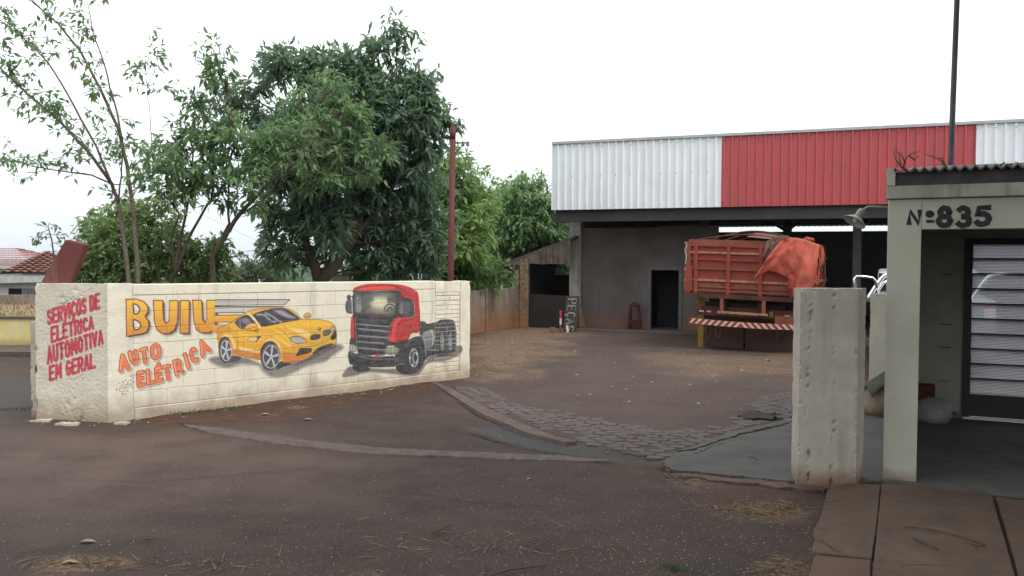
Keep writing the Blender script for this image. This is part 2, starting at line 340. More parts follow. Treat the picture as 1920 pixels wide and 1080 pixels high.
def crack(name, pts, w, z=.003, k=0.0):
    P = []; rnd = random.Random(int(k * 10) + 3); pts = [G(x, y) for x, y in pts]
    for i in range(len(pts) - 1):
        n = max(2, int((pts[i + 1] - pts[i]).length / .035))
        for j in range(n): P.append(pts[i].lerp(pts[i + 1], j / n) + Vector((rnd.uniform(-.012, .012), rnd.uniform(-.012, .012), 0)))
    P.append(pts[-1]); L = []
    for i, p in enumerate(P):
        d = (P[min(i + 1, len(P) - 1)] - P[max(i - 1, 0)]).normalized(); nrm = Vector((-d.y, d.x, 0)); ww = w * rnd.uniform(.25, 1.2) * math.sin(PI * (i + .6) / (len(P) + .2)) ** .4
        L.append((p + nrm * ww / 2 + Vector((0, 0, z)), p - nrm * ww / 2 + Vector((0, 0, z))))
    return tag(MB().grid([[a for a, b in L], [b for a, b in L]]).build(name, m_crack), kind='structure')
crack('road_crack', [(838, 806), (880, 812), (930, 828), (1000, 842), (1070, 856), (1128, 861)], .03, .009)
crack('road_crack', [(0, 905), (120, 898), (260, 905), (420, 893), (560, 880), (640, 862)], .009, .006, 6)
crack('road_crack', [(560, 880), (700, 905), (860, 938), (1010, 950), (1190, 962)], .008, .006, 7)
crack('apron_crack', [(1262, 860), (1300, 855), (1340, 838), (1385, 826)], .012, .0165, 2)
crack('kerb_crack', [(858, 754), (900, 780), (960, 806), (1000, 818)], .035, .006, 3)
def ribbon(name, up, lo, z, m, jit, k=0.0, step=.035):     # a worn strip of cement between two ragged edges
    rnd = random.Random(int(k * 7) + 1); A = [G(x, y) for x, y in up]; B = [G(x, y) for x, y in lo]
    def along(E, u):
        L = [0]
        for a, b in zip(E, E[1:]): L.append(L[-1] + (b - a).length)
        d = u * L[-1]
        for a, b, l0, l1 in zip(E, E[1:], L, L[1:]):
            if d <= l1 + 1e-6: return a.lerp(b, (d - l0) / max(l1 - l0, 1e-6))
        return E[-1]
    n = int(sum((b - a).length for a, b in zip(A, A[1:])) / step); rows = [[], [], [], [], []]
    for q in range(n + 1):
        a, b = along(A, q / n), along(B, q / n); d = (b - a); d = d.normalized() if d.length > 1e-4 else Vector((0, -1, 0))
        a = a + d * (jit * (nz(a, 7, k) + .7 * nz(a, 29, k + 3)) + rnd.uniform(-.3, .3) * jit); b = b + d * (jit * (nz(b, 7, k + 8) + .7 * nz(b, 29, k + 5)) + rnd.uniform(-.3, .3) * jit)
        for r, (t, zz) in enumerate(((-.04, -.03), (.03, z * .7), (.5, z), (.97, z * .7), (1.04, -.03))):
            p = a.lerp(b, t); rows[r].append(p + Vector((0, 0, zz + (.002 * nz(p, 18, k) if 0 < r < 4 else 0))))
    return tag(MB().grid(rows).build(name, m), kind='structure')
ribbon('gutter_strip', ((336, 796), (420, 804), (520, 819), (620, 831), (720, 841), (830, 846), (950, 851), (1050, 856), (1140, 864)), ((350, 801), (400, 814), (500, 831), (600, 843), (700, 853), (830, 857), (950, 862), (1080, 866), (1142, 866)), .013, m_gutter, .03, 5)
ribbon('driveway_kerb', ((800, 710), (850, 731), (905, 762), (985, 798), (1050, 822), (1082, 828)), ((806, 716), (848, 743), (898, 775), (988, 813), (1058, 831), (1080, 830)), .016, m_kerb, .014, 9)

# ------------------------------------------------------------------ worn stone paving of the yard
def inside(p, poly):
    c = False; n = len(poly)
    for i in range(n):
        a = poly[i]; b = poly[(i + 1) % n]
        if (a.y > p[1]) != (b.y > p[1]) and p[0] < (b.x - a.x) * (p[1] - a.y) / (b.y - a.y) + a.x: c = not c
    return c
stone_mats = [M('paving_stone_%s' % w, a, b, 14, rough=.75, bump=.5, bscale=35, bdist=.01) for w, a, b in (('grey', (0.1, 0.0832, 0.08), (0.068, 0.0552, 0.0528)), ('brown', (0.108, 0.084, 0.076), (0.072, 0.0552, 0.0496)), ('dark', (0.092, 0.076, 0.0736), (0.0624, 0.0504, 0.048)))]
stone_meshes = []
for k in range(15):
    r = random.Random(k); n = 7
    pts = []
    for i in range(n):
        q = 2 * PI * i / n + r.uniform(-.2, .2); e = (abs(math.cos(q)) ** 4 + abs(math.sin(q)) ** 4) ** -.25
        pts.append((math.cos(q) * e * .081 * r.uniform(.93, 1.06), math.sin(q) * e * .0625 * r.uniform(.93, 1.06)))
    mb = MB(); mb.prism(pts, -.06, .0)
    top = [(p[0] * .93, p[1] * .92, .006 + r.uniform(-.0015, .0015)) for p in pts]
    b = len(mb.v); mb.v += top; mb.f[1] = tuple(range(b, b + n)); mb.f += [(n + i, n + (i + 1) % n, b + (i + 1) % n, b + i) for i in range(n)]
    stone_meshes.append(mb.mesh('paving_stone', stone_mats[k % 3], False))
pav = MB()
pav_o = None
P_ST1 = gp((850, 724), (905, 756), (990, 794), (1075, 824), (1180, 850), (1250, 862), (1262, 848), (1345, 818), (1372, 806), (1330, 800), (1230, 800), (1150, 790), (1060, 772), (1000, 765), (940, 742), (900, 728))
P_ST2 = gp((1370, 806), (1500, 782), (1500, 730), (1430, 745), (1390, 762), (1375, 785))
P_HOLE = gp((1384, 777), (1402, 769), (1430, 771), (1466, 777), (1452, 788), (1420, 786), (1398, 788))
P_ST3 = gp((1030, 735), (1100, 742), (1090, 752), (1010, 748))
yard_bed = tag(sheet('stone_paving', gp((1375, 806), (1360, 812), (1345, 818), (1262, 848), (1250, 860), (1180, 849), (1075, 823), (990, 793), (1060, 780), (1180, 800), (1300, 806)), -.05, -.006, M('joint_soil', (.082, .062, .054), (.06, .046, .041), 8), .02), kind='structure')
cand = []
ca, sa = math.cos(math.radians(-14)), math.sin(math.radians(-14))
for i in range(-70, 70):
    for j in range(-70, 70):
        u = i * .168 + (.084 if j % 2 else 0); v = j * .128
        x = 2 + u * ca - v * sa + random.uniform(-.014, .014); y = 9.5 + u * sa + v * ca + random.uniform(-.012, .012)
        p = Vector((x, y)); z = None
        if inside(p, P_ST1): z = 0
        elif inside(p, P_ST2): z = -.003
        elif inside(p, P_ST3): z = -.008
        if z is None or random.random() < .05 or inside(p, P_HOLE): continue
        wear = nz((x, y, 0), .9, 3)
        cand.append((math.hypot(x, y), x, y, z - max(0, wear) * .026 + random.uniform(-.0035, .002) - .003))
cand.sort()
for n_, (d_, x, y, z) in enumerate(cand[:300]):
    o = put('paving_stone', stone_meshes[n_ * 7 % 15], yard_bed)
    o.location = (x, y, z + .002); o.rotation_euler = (random.uniform(-.03, .03), random.uniform(-.03, .03), math.radians(-14) + random.uniform(-.12, .12) + (PI if random.random() < .5 else 0))
rest = MB()
for n_, (d_, x, y, z) in enumerate(cand[300:]):
    m_ = stone_meshes[n_ % 15]; rest.add([(v.co.x * ca - v.co.y * sa + x, v.co.x * sa + v.co.y * ca + y, v.co.z + z + .002) for v in m_.vertices], [tuple(p.vertices) for p in m_.polygons])
if rest.v: tag(rest.build('far_paving_stones', stone_mats[0], yard_bed), kind='stuff')

tag(sheet('yard_pothole', gp((1386, 777), (1402, 771), (1430, 774), (1462, 778), (1450, 785), (1420, 783), (1400, 785)), -.03, -.004, m_crack, .03, .03, k=21), kind='structure')
# ------------------------------------------------------------------ pavement slabs, lower right
side = tag(sheet('sidewalk', [G(1552, 925), G(1640, 912), G(2300, 990), G(2300, 1300), G(1530, 1300), G(1525, 1040)], -.05, .004, M('slab_joint_soil', (.045, .032, .024), (.06, .043, .03), 12), .01), kind='structure')
SZ = .03
for pts, k in (([(1552, 917), (1590, 906), (1651, 909), (1647, 950), (1642, 1000), (1634.5, 1046), (1572, 1040), (1535, 1036), (1520, 1030), (1530, 1010), (1524, 1000), (1541, 962)], 1),
               ([(1528, 1041), (1570, 1045), (1634, 1050), (1626, 1130), (1500, 1130)], 2),
               ([(1653, 908), (1720, 911), (1860, 930), (1876, 985), (1892, 1040), (1919, 1130), (1629, 1130), (1643, 1010)], 3),
               ([(1868, 932), (1960, 946), (2200, 985), (2250, 1130), (1922, 1130), (1900, 1040)], 4)):
    o = sheet('pavement_slab', [G(x, y, SZ) for x, y in pts], -.04, SZ + k * .0015, m_side if k != 2 else M('pinkish_slab', (.12, .07, .05), (.085, .052, .038), 4, bump=.4), .0022, .05, side, k * 3.0)
    bevel(o, .006, 1)

for pts, w, k in (([(1540, 953), (1560, 950), (1582, 945)], .012, 31), ([(1522, 1022), (1538, 1025), (1556, 1036), (1574, 1047)], .012, 32), ([(1585, 918), (1610, 921), (1640, 924)], .008, 33), ([(1690, 1072), (1740, 1070), (1800, 1074)], .006, 34), ([(1868, 985), (1900, 980), (1960, 986)], .006, 35)): crack('slab_crack', pts, w, SZ + .009, k)
# ------------------------------------------------------------------ stroke lettering (flat paint)
def arc(cx, cy, rx, ry, a0, a1, n=10): return [(cx + rx * math.cos(math.radians(a0 + (a1 - a0) * i / n)), cy + ry * math.sin(math.radians(a0 + (a1 - a0) * i / n))) for i in range(n + 1)]
GL = {
 'A': [[(0, 0), (.5, 1), (1, 0)], [(.2, .33), (.8, .33)]],
 'B': [[(0, 0), (0, 1), (.6, 1)] + arc(.6, .76, .35, .24, 90, -90, 6) + [(0, .52)], [(.6, .52)] + arc(.62, .26, .38, .26, 90, -90, 6) + [(0, 0)]],
 'C': [arc(.55, .5, .5, .5, 45, 315)], 'D': [[(0, 0), (0, 1), (.4, 1)] + arc(.45, .5, .55, .5, 80, -80, 8) + [(.4, 0), (0, 0)]],
 'E': [[(1, 1), (0, 1), (0, 0), (1, 0)], [(0, .52), (.8, .52)]], 'G': [arc(.55, .5, .5, .5, 50, 345) + [(1, .45), (.6, .45)]],
 'I': [[(.5, 0), (.5, 1)]], 'L': [[(0, 1), (0, 0), (1, 0)]], 'M': [[(0, 0), (.05, 1), (.5, .3), (.95, 1), (1, 0)]],
 'N': [[(0, 0), (0, 1), (1, 0), (1, 1)]], 'O': [arc(.5, .5, .5, .5, 0, 360, 16)], 'P': [[(0, 0), (0, 1), (.6, 1)] + arc(.6, .74, .4, .26, 90, -90, 6) + [(0, .48)]],
 'R': [[(0, 0), (0, 1), (.6, 1)] + arc(.6, .74, .4, .26, 90, -90, 6) + [(0, .48)], [(.45, .48), (1, 0)]],
 'S': [arc(.52, .74, .42, .26, 20, 270, 8) + arc(.48, .26, .44, .26, 90, -160, 8)], 'T': [[(0, 1), (1, 1)], [(.5, 1), (.5, 0)]],
 'U': [[(0, 1), (0, .4)] + arc(.5, .4, .5, .4, 180, 360, 8) + [(1, 1)]], 'V': [[(0, 1), (.5, 0), (1, 1)]],
 '8': [arc(.5, .75, .38, .25, 0, 360, 14), arc(.5, .27, .48, .27, 0, 360, 14)], '3': [arc(.45, .75, .42, .25, 150, -90, 9), arc(.45, .27, .5, .27, 90, -150, 9)],
 '5': [[(.95, 1), (.15, 1), (.1, .52), (.3, .6)] + arc(.45, .32, .5, .32, 80, -150, 9)],
 'o': [arc(.5, .5, .5, .5, 0, 360, 12)], '_': [[(0, 0), (1, 0)]], ' ': []}
GL['Ç'] = GL['C'] + [[(.5, 0), (.6, -.14), (.4, -.24)]]; GL['É'] = GL['E'] + [[(.4, 1.14), (.65, 1.32)]]
def letters(txt, bl, br, tr, tl, wid=.72, narrow={'I': .45, ' ': .5, 'M': 1.2}):
    """strokes of a word laid in a skewed box given by its four corners (bottom-left, bottom-right, top-right, top-left)"""
    ws = [narrow.get(c, 1.0) for c in txt]; tot = sum(ws); out = []; x = 0
    bl, br, tr, tl = (np.array(p, float) for p in (bl, br, tr, tl))
    for c, w in zip(txt, ws):
        for st in GL[c]:
            o = []
            for (a, b) in st:
                u = (x + w * (.5 + (a - .5) * wid)) / tot
                o.append(tuple((bl * (1 - u) + br * u) * (1 - b) + (tl * (1 - u) + tr * u) * b))
            out.append(o)
        x += w
    return out
def stroke_mesh(strokes, w, to3, lift=.0006):
    """flat painted strokes: ribbons with round ends, each a hair above the one before so none share a plane"""
    mb = MB(); k = 0
    for st in strokes:
        P = [np.array(p, float) for p in st]
        if len(P) < 2: continue
        L = []; R = []
        for i in range(len(P)):
            a = P[max(i - 1, 0)]; b = P[min(i + 1, len(P) - 1)]; d = (b - a) / (np.linalg.norm(b - a) + 1e-9)
            nrm = np.array((-d[1], d[0])); ww = w * (1 + .12 * math.sin(i * 3.7 + k)); L.append(P[i] + nrm * ww / 2); R.append(P[i] - nrm * ww / 2)
        for i in (0, -1):
            dd = (P[0] - P[1]) if i == 0 else (P[-1] - P[-2]); dd = dd / (np.linalg.norm(dd) + 1e-9) * w * .3
            L[i] = L[i] + dd; R[i] = R[i] + dd
        mb.grid([[to3(*l, k * lift), to3(*r, k * lift)] for l, r in zip(L, R)]); k += 1
    return mb

# ------------------------------------------------------------------ the mural: paint laid on a canvas in wall coordinates (metres along the wall, metres up)
FW = Frame((-4.262, 8.726), math.degrees(math.atan2(.7128, .7013)))
FR = Frame((-5.141, 8.906), math.degrees(math.atan2(-.18, .879)))
class Canvas:
    def __init__(s, frame, W, H, res):
        s.f = frame; s.W = W; s.H = H; s.res = res; s.w = int(W * res); s.h = int(H * res)
        s.rgb = np.zeros((s.h, s.w, 3), np.float32); s.a = np.zeros((s.h, s.w), np.float32); s.view = None
    def pt(s, p):                                          # point of the traced detail -> canvas pixels
        ox, oy, k = s.view; q = s.f.on(ox + p[0] / k, oy + p[1] / k); return (q.x * s.res, q.z * s.res)
    def smooth(s, P, closed, n=4):
        P = [np.array(p) for p in P]; m = len(P); out = []
        for i in range(m if closed else m - 1):
            g = (lambda j: P[j % m]) if closed else (lambda j: P[min(max(j, 0), m - 1)])
            a, b, c, d = g(i - 1), g(i), g(i + 1), g(i + 2)
            for j in range(n):
                t = j / n; out.append(.5 * (2 * b + (c - a) * t + (2 * a - 5 * b + 4 * c - d) * t * t + (3 * b - a - 3 * c + d) * t ** 3))
        if not closed: out.append(P[-1])
        return out
    def blend(s, x0, y0, cov, col, col2=None):
        h, w = cov.shape; R = s.rgb[y0:y0 + h, x0:x0 + w]; A = s.a[y0:y0 + h, x0:x0 + w]
        c = np.array(col, np.float32) / 255
        if col2 is not None:
            t = np.linspace(0, 1, h, dtype=np.float32)[:, None, None]; c = (np.array(col2, np.float32) / 255) * (1 - t) + c * t
        na = cov + A * (1 - cov)
        R[:] = np.where(na[..., None] > 1e-4, (c * cov[..., None] + R * (A * (1 - cov))[..., None]) / np.maximum(na, 1e-4)[..., None], R); A[:] = na
    def field(s, P, pad, closed):
        P = np.array(P); x0 = max(0, int(P[:, 0].min() - pad)); x1 = min(s.w, int(P[:, 0].max() + pad) + 1); y0 = max(0, int(P[:, 1].min() - pad)); y1 = min(s.h, int(P[:, 1].max() + pad) + 1)
        if x1 <= x0 or y1 <= y0: return None
        X, Y = np.meshgrid(np.arange(x0, x1) + .5, np.arange(y0, y1) + .5); X = X.astype(np.float32); Y = Y.astype(np.float32)
        d = np.full(X.shape, 1e9, np.float32); ins = np.zeros(X.shape, bool); n = len(P)
        for i in range(n if closed else n - 1):
            a = P[i]; b = P[(i + 1) % n]; e = b - a; L = max(float(e @ e), 1e-9)
            t = np.clip(((X - a[0]) * e[0] + (Y - a[1]) * e[1]) / L, 0, 1); d = np.minimum(d, (X - a[0] - t * e[0]) ** 2 + (Y - a[1] - t * e[1]) ** 2)
            if closed and a[1] != b[1]: ins ^= ((a[1] > Y) != (b[1] > Y)) & (X < e[0] * (Y - a[1]) / e[1] + a[0])
        d = np.sqrt(d); return x0, y0, np.where(ins, d, -d) if closed else -d
    def poly(s, pts, col, col2=None, soft=1.2, alpha=1.0, sm=True):
        P = [s.pt(p) for p in pts]; P = s.smooth(P, True) if sm else P
        r = s.field(P, soft + 2, True)
        if r: s.blend(r[0], r[1], np.clip(r[2] / soft + .5, 0, 1) * alpha, col, col2)
    def line(s, pts, col, w, soft=1.2, alpha=1.0, sm=True, closed=False):   # w in traced-detail pixels
        P = [s.pt(p) for p in pts]; k = s.res * 0.0072 / s.view[2]; ww = w * k
        P = s.smooth(P, closed) if sm and len(P) > 2 else P
        if closed: P = list(P) + [P[0]]
        r = s.field(P, ww / 2 + soft + 2, False)
        if r: s.blend(r[0], r[1], np.clip((r[2] + ww / 2) / soft + .5, 0, 1) * alpha, col)
    def ell(s, cx, cy, rx, ry, col, a0=0, a1=360, w=None, soft=1.2, alpha=1.0, tilt=0):
        c_, s_ = math.cos(tilt), math.sin(tilt)
        P = [(cx + rx * math.cos(q) * c_ - ry * math.sin(q) * s_, cy + rx * math.cos(q) * s_ + ry * math.sin(q) * c_) for q in np.radians(np.linspace(a0, a1, 24, endpoint=a1 - a0 < 360))]
        if w: s.line(P, col, w, soft, alpha, False, a1 - a0 >= 360)
        else: s.poly(P, col, None, soft, alpha, False)
    def image(s, name):
        im = bpy.data.images.new(name, s.w, s.h, alpha=True); im.alpha_mode = 'CHANNEL_PACKED'
        im.pixels.foreach_set(np.concatenate([s.rgb, s.a[..., None]], -1).ravel()); im.update(); im.pack(); return im
cv = Canvas(FW, 5.2, 1.5, 330)
INK = (38, 34, 38)
# --- lettering BUIU
cv.view = (210, 540, 5.141)
BU = [[(135, 110), (228, 105), (305, 128), (345, 175), (347, 230), (318, 272), (350, 312), (357, 372), (332, 425), (280, 444), (220, 452), (138, 468), (136, 300)],
      [(400, 120), (490, 120), (492, 220), (497, 305), (522, 342), (548, 318), (553, 220), (555, 120), (636, 120), (634, 230), (628, 330), (604, 405), (550, 440), (480, 440), (432, 402), (408, 320)],
      [(660, 120), (745, 120), (741, 280), (738, 440), (655, 438), (658, 280)],
      [(778, 118), (862, 118), (866, 220), (872, 300), (895, 335), (914, 300), (912, 220), (912, 118), (1000, 118), (1004, 230), (1000, 330), (982, 400), (930, 432), (860, 432), (812, 402), (790, 325)]]
def slim(P, sm): return P
for P in BU: cv.poly([(x + 30, y + 26) for x, y in P], (150, 142, 132), None, 9, .75, False)
for P in BU: cv.poly([(x + 16, y + 10) for x, y in P], (96, 66, 60), None, 2, 1, False)
for P in BU:
    cv.poly(P, (240, 190, 40), (206, 132, 40), 1.2, 1, False)
    cv.line(P[:2], (240, 178, 150), 14, 4, .8, False); cv.line([P[0], P[-1]], (240, 170, 150), 16, 5, .8, False)
    cv.line(P, (86, 44, 40), 8, 1.5, .95, False, True)
cv.poly([(205, 155), (245, 167), (268, 205), (250, 243), (214, 248), (210, 200)], (222, 214, 196), None, 1.5); cv.line([(205, 155), (245, 167), (268, 205), (250, 243), (214, 248), (210, 200)], (80, 44, 40), 10, 1.5, 1, True, True)
cv.poly([(205, 308), (250, 320), (276, 352), (265, 390), (220, 402), (208, 350)], (222, 214, 196), None, 1.5); cv.line([(205, 308), (250, 320), (276, 352), (265, 390), (220, 402), (208, 350)], (80, 44, 40), 10, 1.5, 1, True, True)
for a, b in (((480, 250), (486, 330)), ((552, 140), (548, 300)), ((858, 140), (864, 300)), ((908, 140), (910, 290)), ((632, 150), (624, 330)), ((738, 140), (734, 420)), ((996, 150), (990, 340))):
    cv.line([a, b], (214, 150, 120), 12, 4, .6, False)
# --- AUTO ELÉTRICA
LT = [('A', (68, 795), (172, 770), (150, 640), (48, 665)), ('U', (185, 728), (262, 712), (240, 608), (158, 624)), ('T', (290, 720), (352, 705), (338, 580), (270, 600)), ('O', (372, 680), (472, 672), (472, 548), (368, 556)),
      ('E', (250, 945), (318, 925), (305, 808), (245, 822)), ('L', (342, 922), (412, 905), (398, 785), (335, 800)), ('É', (425, 900), (492, 882), (480, 768), (415, 782)), ('T', (515, 880), (575, 868), (562, 750), (492, 765)),
      ('R', (615, 838), (690, 800), (655, 690), (590, 715)), ('I', (715, 775), (765, 755), (728, 635), (680, 650)), ('C', (765, 715), (838, 695), (812, 580), (742, 600)), ('A', (860, 662), (955, 590), (882, 512), (842, 530))]
for dx, dy, w, c, al, so in ((12, 12, 44, (120, 108, 100), .75, 4), (0, 0, 48, (236, 226, 205), 1, 2), (0, 0, 37, (110, 44, 30), 1, 1.5), (0, 0, 28, (224, 116, 70), 1, 1.5)):
    for ch, bl, br, tr, tl in LT:
        for st in letters(ch, bl, br, tr, tl, .7): cv.line([(x + dx, y + dy) for x, y in st], c, w, so, al, False)
for ch, bl, br, tr, tl in LT:
    st = letters(ch, bl, br, tr, tl, .7)[0]; cv.line([(x - 5, y - 3) for x, y in st[:2]], (248, 176, 140), 7, 2, .8, False)
# --- scribbled tag
cv.line([(70, 990), (80, 950), (110, 925), (140, 940), (150, 905), (190, 885), (200, 920), (165, 950), (130, 970), (120, 995), (90, 1000)], (104, 98, 92), 5, 1.2, .85, True, True)
cv.line([(85, 975), (100, 950), (105, 975), (120, 945), (130, 965)], (104, 98, 92), 5, 1, .8); cv.line([(140, 945), (155, 920), (165, 935), (185, 905)], (104, 98, 92), 5, 1, .8)
for x, y, r in ((185, 845, 14), (45, 978, 8), (100, 1022, 9), (205, 868, 6), (195, 962, 7), (148, 990, 7), (104, 905, 7), (128, 890, 6), (128, 1022, 5), (72, 918, 4), (212, 905, 5)): cv.ell(x, y, r, r * .8, (104, 98, 92), w=4)
# --- speed bars and yellow car
cv.view = (400, 560, 6.752)
cv.poly([(20, 12), (972, 10), (912, 70), (20, 88)], (150, 146, 142), (205, 200, 188), 2, 1, False)
cv.line([(20, 12), (972, 10), (912, 72), (620, 78), (20, 90)], INK, 8, 1.2, .9, False)
cv.poly([(20, 102), (890, 98), (600, 118), (420, 150), (380, 172), (20, 180)], (214, 208, 196), (178, 172, 162), 2, 1, False)
cv.line([(20, 102), (500, 102), (890, 98)], INK, 13, 1.5, .9, False); cv.line([(20, 180), (400, 175)], INK, 9, 1.2, .9, False)
cv.poly([(20, 212), (345, 206), (250, 296), (20, 296)], (238, 180, 44), (214, 138, 40), 1.5, 1, False); cv.line([(20, 210), (345, 204)], (60, 42, 36), 10, 1.2, .9, False); cv.line([(20, 296), (240, 296)], (150, 66, 40), 10, 1.5, .8, False)
cv.poly([(0, 335), (190, 328), (70, 375), (45, 420), (-20, 425)], (226, 168, 60), (206, 130, 50), 1.5, 1, False); cv.line([(10, 335), (190, 328)], (120, 60, 40), 6, 1.2, .8, False)
cv.poly([(-54, 760), (0, 735), (110, 725), (330, 735), (450, 750), (600, 830), (720, 880), (860, 870), (1000, 822), (1300, 690), (1500, 580), (1630, 590), (1635, 640), (1500, 730), (1420, 800), (1200, 850), (1000, 950), (850, 1000), (720, 990), (620, 920), (560, 850), (350, 835), (200, 880), (60, 855), (-40, 800)], (92, 88, 86), (128, 122, 116), 14, .92)
cv.poly([(900, 860), (1000, 830), (1300, 690), (1480, 590), (1560, 600), (1400, 690), (1100, 830)], (60, 58, 60), None, 10, .7)
YEL, YEL2, ORA, PCH = (226, 172, 40), (204, 140, 36), (196, 116, 36), (240, 204, 140)
body = [(45, 440), (66, 375), (170, 330), (280, 262), (380, 190), (470, 148), (580, 128), (720, 118), (880, 115), (960, 128), (1045, 175), (1140, 260), (1290, 260), (1430, 278), (1515, 318), (1550, 380), (1562, 460), (1552, 560), (1510, 590), (1400, 640), (1250, 720), (1100, 792), (960, 818), (900, 805), (840, 760), (760, 740), (605, 775), (450, 745), (300, 712), (245, 720), (150, 700), (75, 610), (48, 520)]
cv.poly(body, YEL, (214, 152, 38), 1.5)
cv.poly([(250, 640), (430, 660), (600, 690), (608, 770), (450, 745), (300, 712), (245, 715)], (206, 128, 34), (186, 104, 32), 6, .9)
cv.poly([(870, 690), (1040, 690), (1250, 710), (1100, 790), (960, 816), (900, 800)], (208, 130, 36), (190, 108, 34), 8, .9)
cv.poly([(60, 390), (180, 345), (240, 400), (120, 430), (80, 540), (50, 500)], (200, 138, 40), None, 10, .8)
cv.poly([(620, 360), (860, 330), (1180, 275), (1440, 290), (1500, 330), (1300, 360), (1100, 350), (900, 370), (760, 390)], (232, 184, 44), None, 14, .9)
cv.poly([(880, 400), (980, 470), (1020, 600), (880, 560), (820, 500), (760, 430)], (236, 188, 60), None, 14, .8)
cv.poly([(310, 612), (420, 622), (520, 645), (602, 672), (570, 690), (440, 668), (380, 662)], PCH, None, 5, .85)
cv.poly([(950, 378), (1080, 380), (1170, 405), (1225, 440), (1195, 490), (1120, 462), (1040, 420)], PCH, None, 8, .85)
cv.poly([(300, 420), (420, 440), (600, 450), (640, 520), (600, 560), (450, 560), (320, 540)], (236, 186, 50), None, 14, .7)
cv.line([(120, 490), (170, 462), (225, 490), (262, 580), (275, 620)], PCH, 26, 6, .9); cv.line([(640, 590), (690, 530), (760, 520), (815, 560), (850, 640)], PCH, 22, 6, .85)
cv.line([(640, 460), (760, 460), (850, 530), (980, 600)], PCH, 14, 6, .7); cv.line([(1030, 590), (1160, 600), (1340, 570), (1500, 500)], PCH, 16, 6, .7)
cv.line([(300, 545), (440, 550), (620, 545)], ORA, 10, 5, .7); cv.line([(560, 600), (600, 650)], ORA, 10, 6, .5); cv.line([(700, 400), (850, 470), (960, 560)], ORA, 9, 5, .6)
cv.poly([(500, 210), (600, 162), (760, 130), (890, 128), (985, 166), (1095, 262), (940, 290), (760, 332), (612, 352), (560, 280)], (62, 58, 66), (44, 42, 48), 1.5)
cv.poly([(770, 150), (880, 150), (960, 200), (1050, 242), (940, 242), (850, 205)], (168, 164, 180), None, 10, .85)
for P in ([(555, 202), (640, 205), (700, 255), (740, 285), (790, 292)], [(660, 182), (750, 225), (800, 265), (865, 296)]): cv.line(P, (190, 190, 200), 18, 7, .85)
cv.line([(440, 192), (500, 240), (545, 300), (588, 352)], PCH, 34, 4, 1); cv.line([(400, 190), (480, 150), (600, 128), (880, 112)], (206, 160, 70), 16, 4, .9)
cv.line([(470, 185), (530, 245), (608, 350)], INK, 5, 1, .8); cv.line([(500, 210), (600, 162), (760, 130), (890, 126), (985, 166), (1095, 262)], INK, 6, 1, .8)
cv.poly([(272, 302), (330, 244), (420, 206), (470, 232), (540, 318), (480, 312), (412, 345), (392, 382), (340, 380), (300, 342)], (56, 52, 56), (74, 70, 72), 1.5)
cv.poly([(355, 262), (405, 240), (450, 262), (470, 300), (420, 320), (370, 300)], (150, 150, 160), None, 9, .75); cv.line([(335, 250), (340, 378)], (170, 165, 160), 9, 1.5, .9)
cv.line([(272, 302), (330, 244), (420, 204)], INK, 6, 1.2, .8)
cv.poly([(395, 378), (430, 332), (490, 310), (545, 322), (552, 350), (490, 372), (420, 385)], PCH, (206, 132, 44), 1.5); cv.line([(395, 378), (430, 332), (490, 310), (545, 322), (552, 350), (490, 372), (420, 385)], (90, 60, 30), 5, 1, .8, True, True)
cv.line([(410, 400), (520, 405), (560, 400)], (70, 50, 30), 7, 1.5, .8); cv.ell(550, 405, 24, 18, (90, 64, 34), w=7)
cv.poly([(1140, 225), (1178, 182), (1222, 190), (1237, 232), (1180, 252)], (216, 174, 84), (190, 140, 50), 1.5); cv.line([(1140, 225), (1178, 182), (1222, 190), (1237, 232), (1180, 252)], (70, 52, 30), 6, 1, .9, True, True); cv.line([(1140, 228), (1235, 225)], (80, 60, 36), 5, 1, .8)
cv.poly([(418, 522), (470, 490), (606, 476), (542, 546), (440, 530)], (222, 190, 130), None, 2); cv.poly([(548, 486), (606, 476), (542, 546), (530, 540), (556, 512)], (90, 70, 40), None, 2); cv.line([(418, 522), (470, 490), (606, 476), (542, 546), (440, 530)], (100, 76, 36), 5, 1, .9, False, True)
cv.poly([(970, 502), (1010, 482), (1080, 480), (1152, 510), (1172, 552), (1100, 562), (1030, 556)], (150, 146, 140), (205, 202, 196), 1.5)
for x in (1045, 1068, 1090, 1112, 1135): cv.line([(x, 512), (x + 4, 552)], (96, 92, 88), 6, 1.2, .8)
cv.line([(970, 502), (1010, 482), (1080, 480), (1152, 510), (1172, 552), (1100, 562), (1030, 556)], INK, 7, 1.2, .9, True, True)
cv.poly([(1470, 402), (1500, 365), (1532, 348), (1532, 392), (1495, 418)], (168, 164, 160), None, 1.5); cv.line([(1470, 402), (1500, 365), (1532, 348), (1532, 392), (1495, 418)], INK, 6, 1, .8, True, True)
cv.poly([(1225, 495), (1258, 450), (1340, 448), (1362, 480), (1332, 515), (1242, 526)], (50, 46, 50), None, 1.5); cv.line([(1225, 495), (1258, 450), (1340, 448), (1362, 480), (1332, 515), (1242, 526)], (190, 160, 100), 7, 1.2, .9, True, True)
cv.poly([(1390, 432), (1412, 400), (1470, 394), (1492, 420), (1452, 464), (1402, 472)], (92, 86, 84), None, 1.5); cv.line([(1390, 432), (1412, 400), (1470, 394), (1492, 420), (1452, 464), (1402, 472)], (60, 46, 30), 6, 1.2, .9, True, True)
cv.ell(1345, 386, 22, 22, (70, 56, 34)); cv.ell(1340, 380, 8, 8, (210, 190, 140)); cv.ell(1352, 394, 7, 7, (200, 180, 130))
cv.poly([(1178, 560), (1330, 545), (1480, 470), (1510, 500), (1340, 590), (1230, 600)], (170, 160, 40), None, 12, .6)
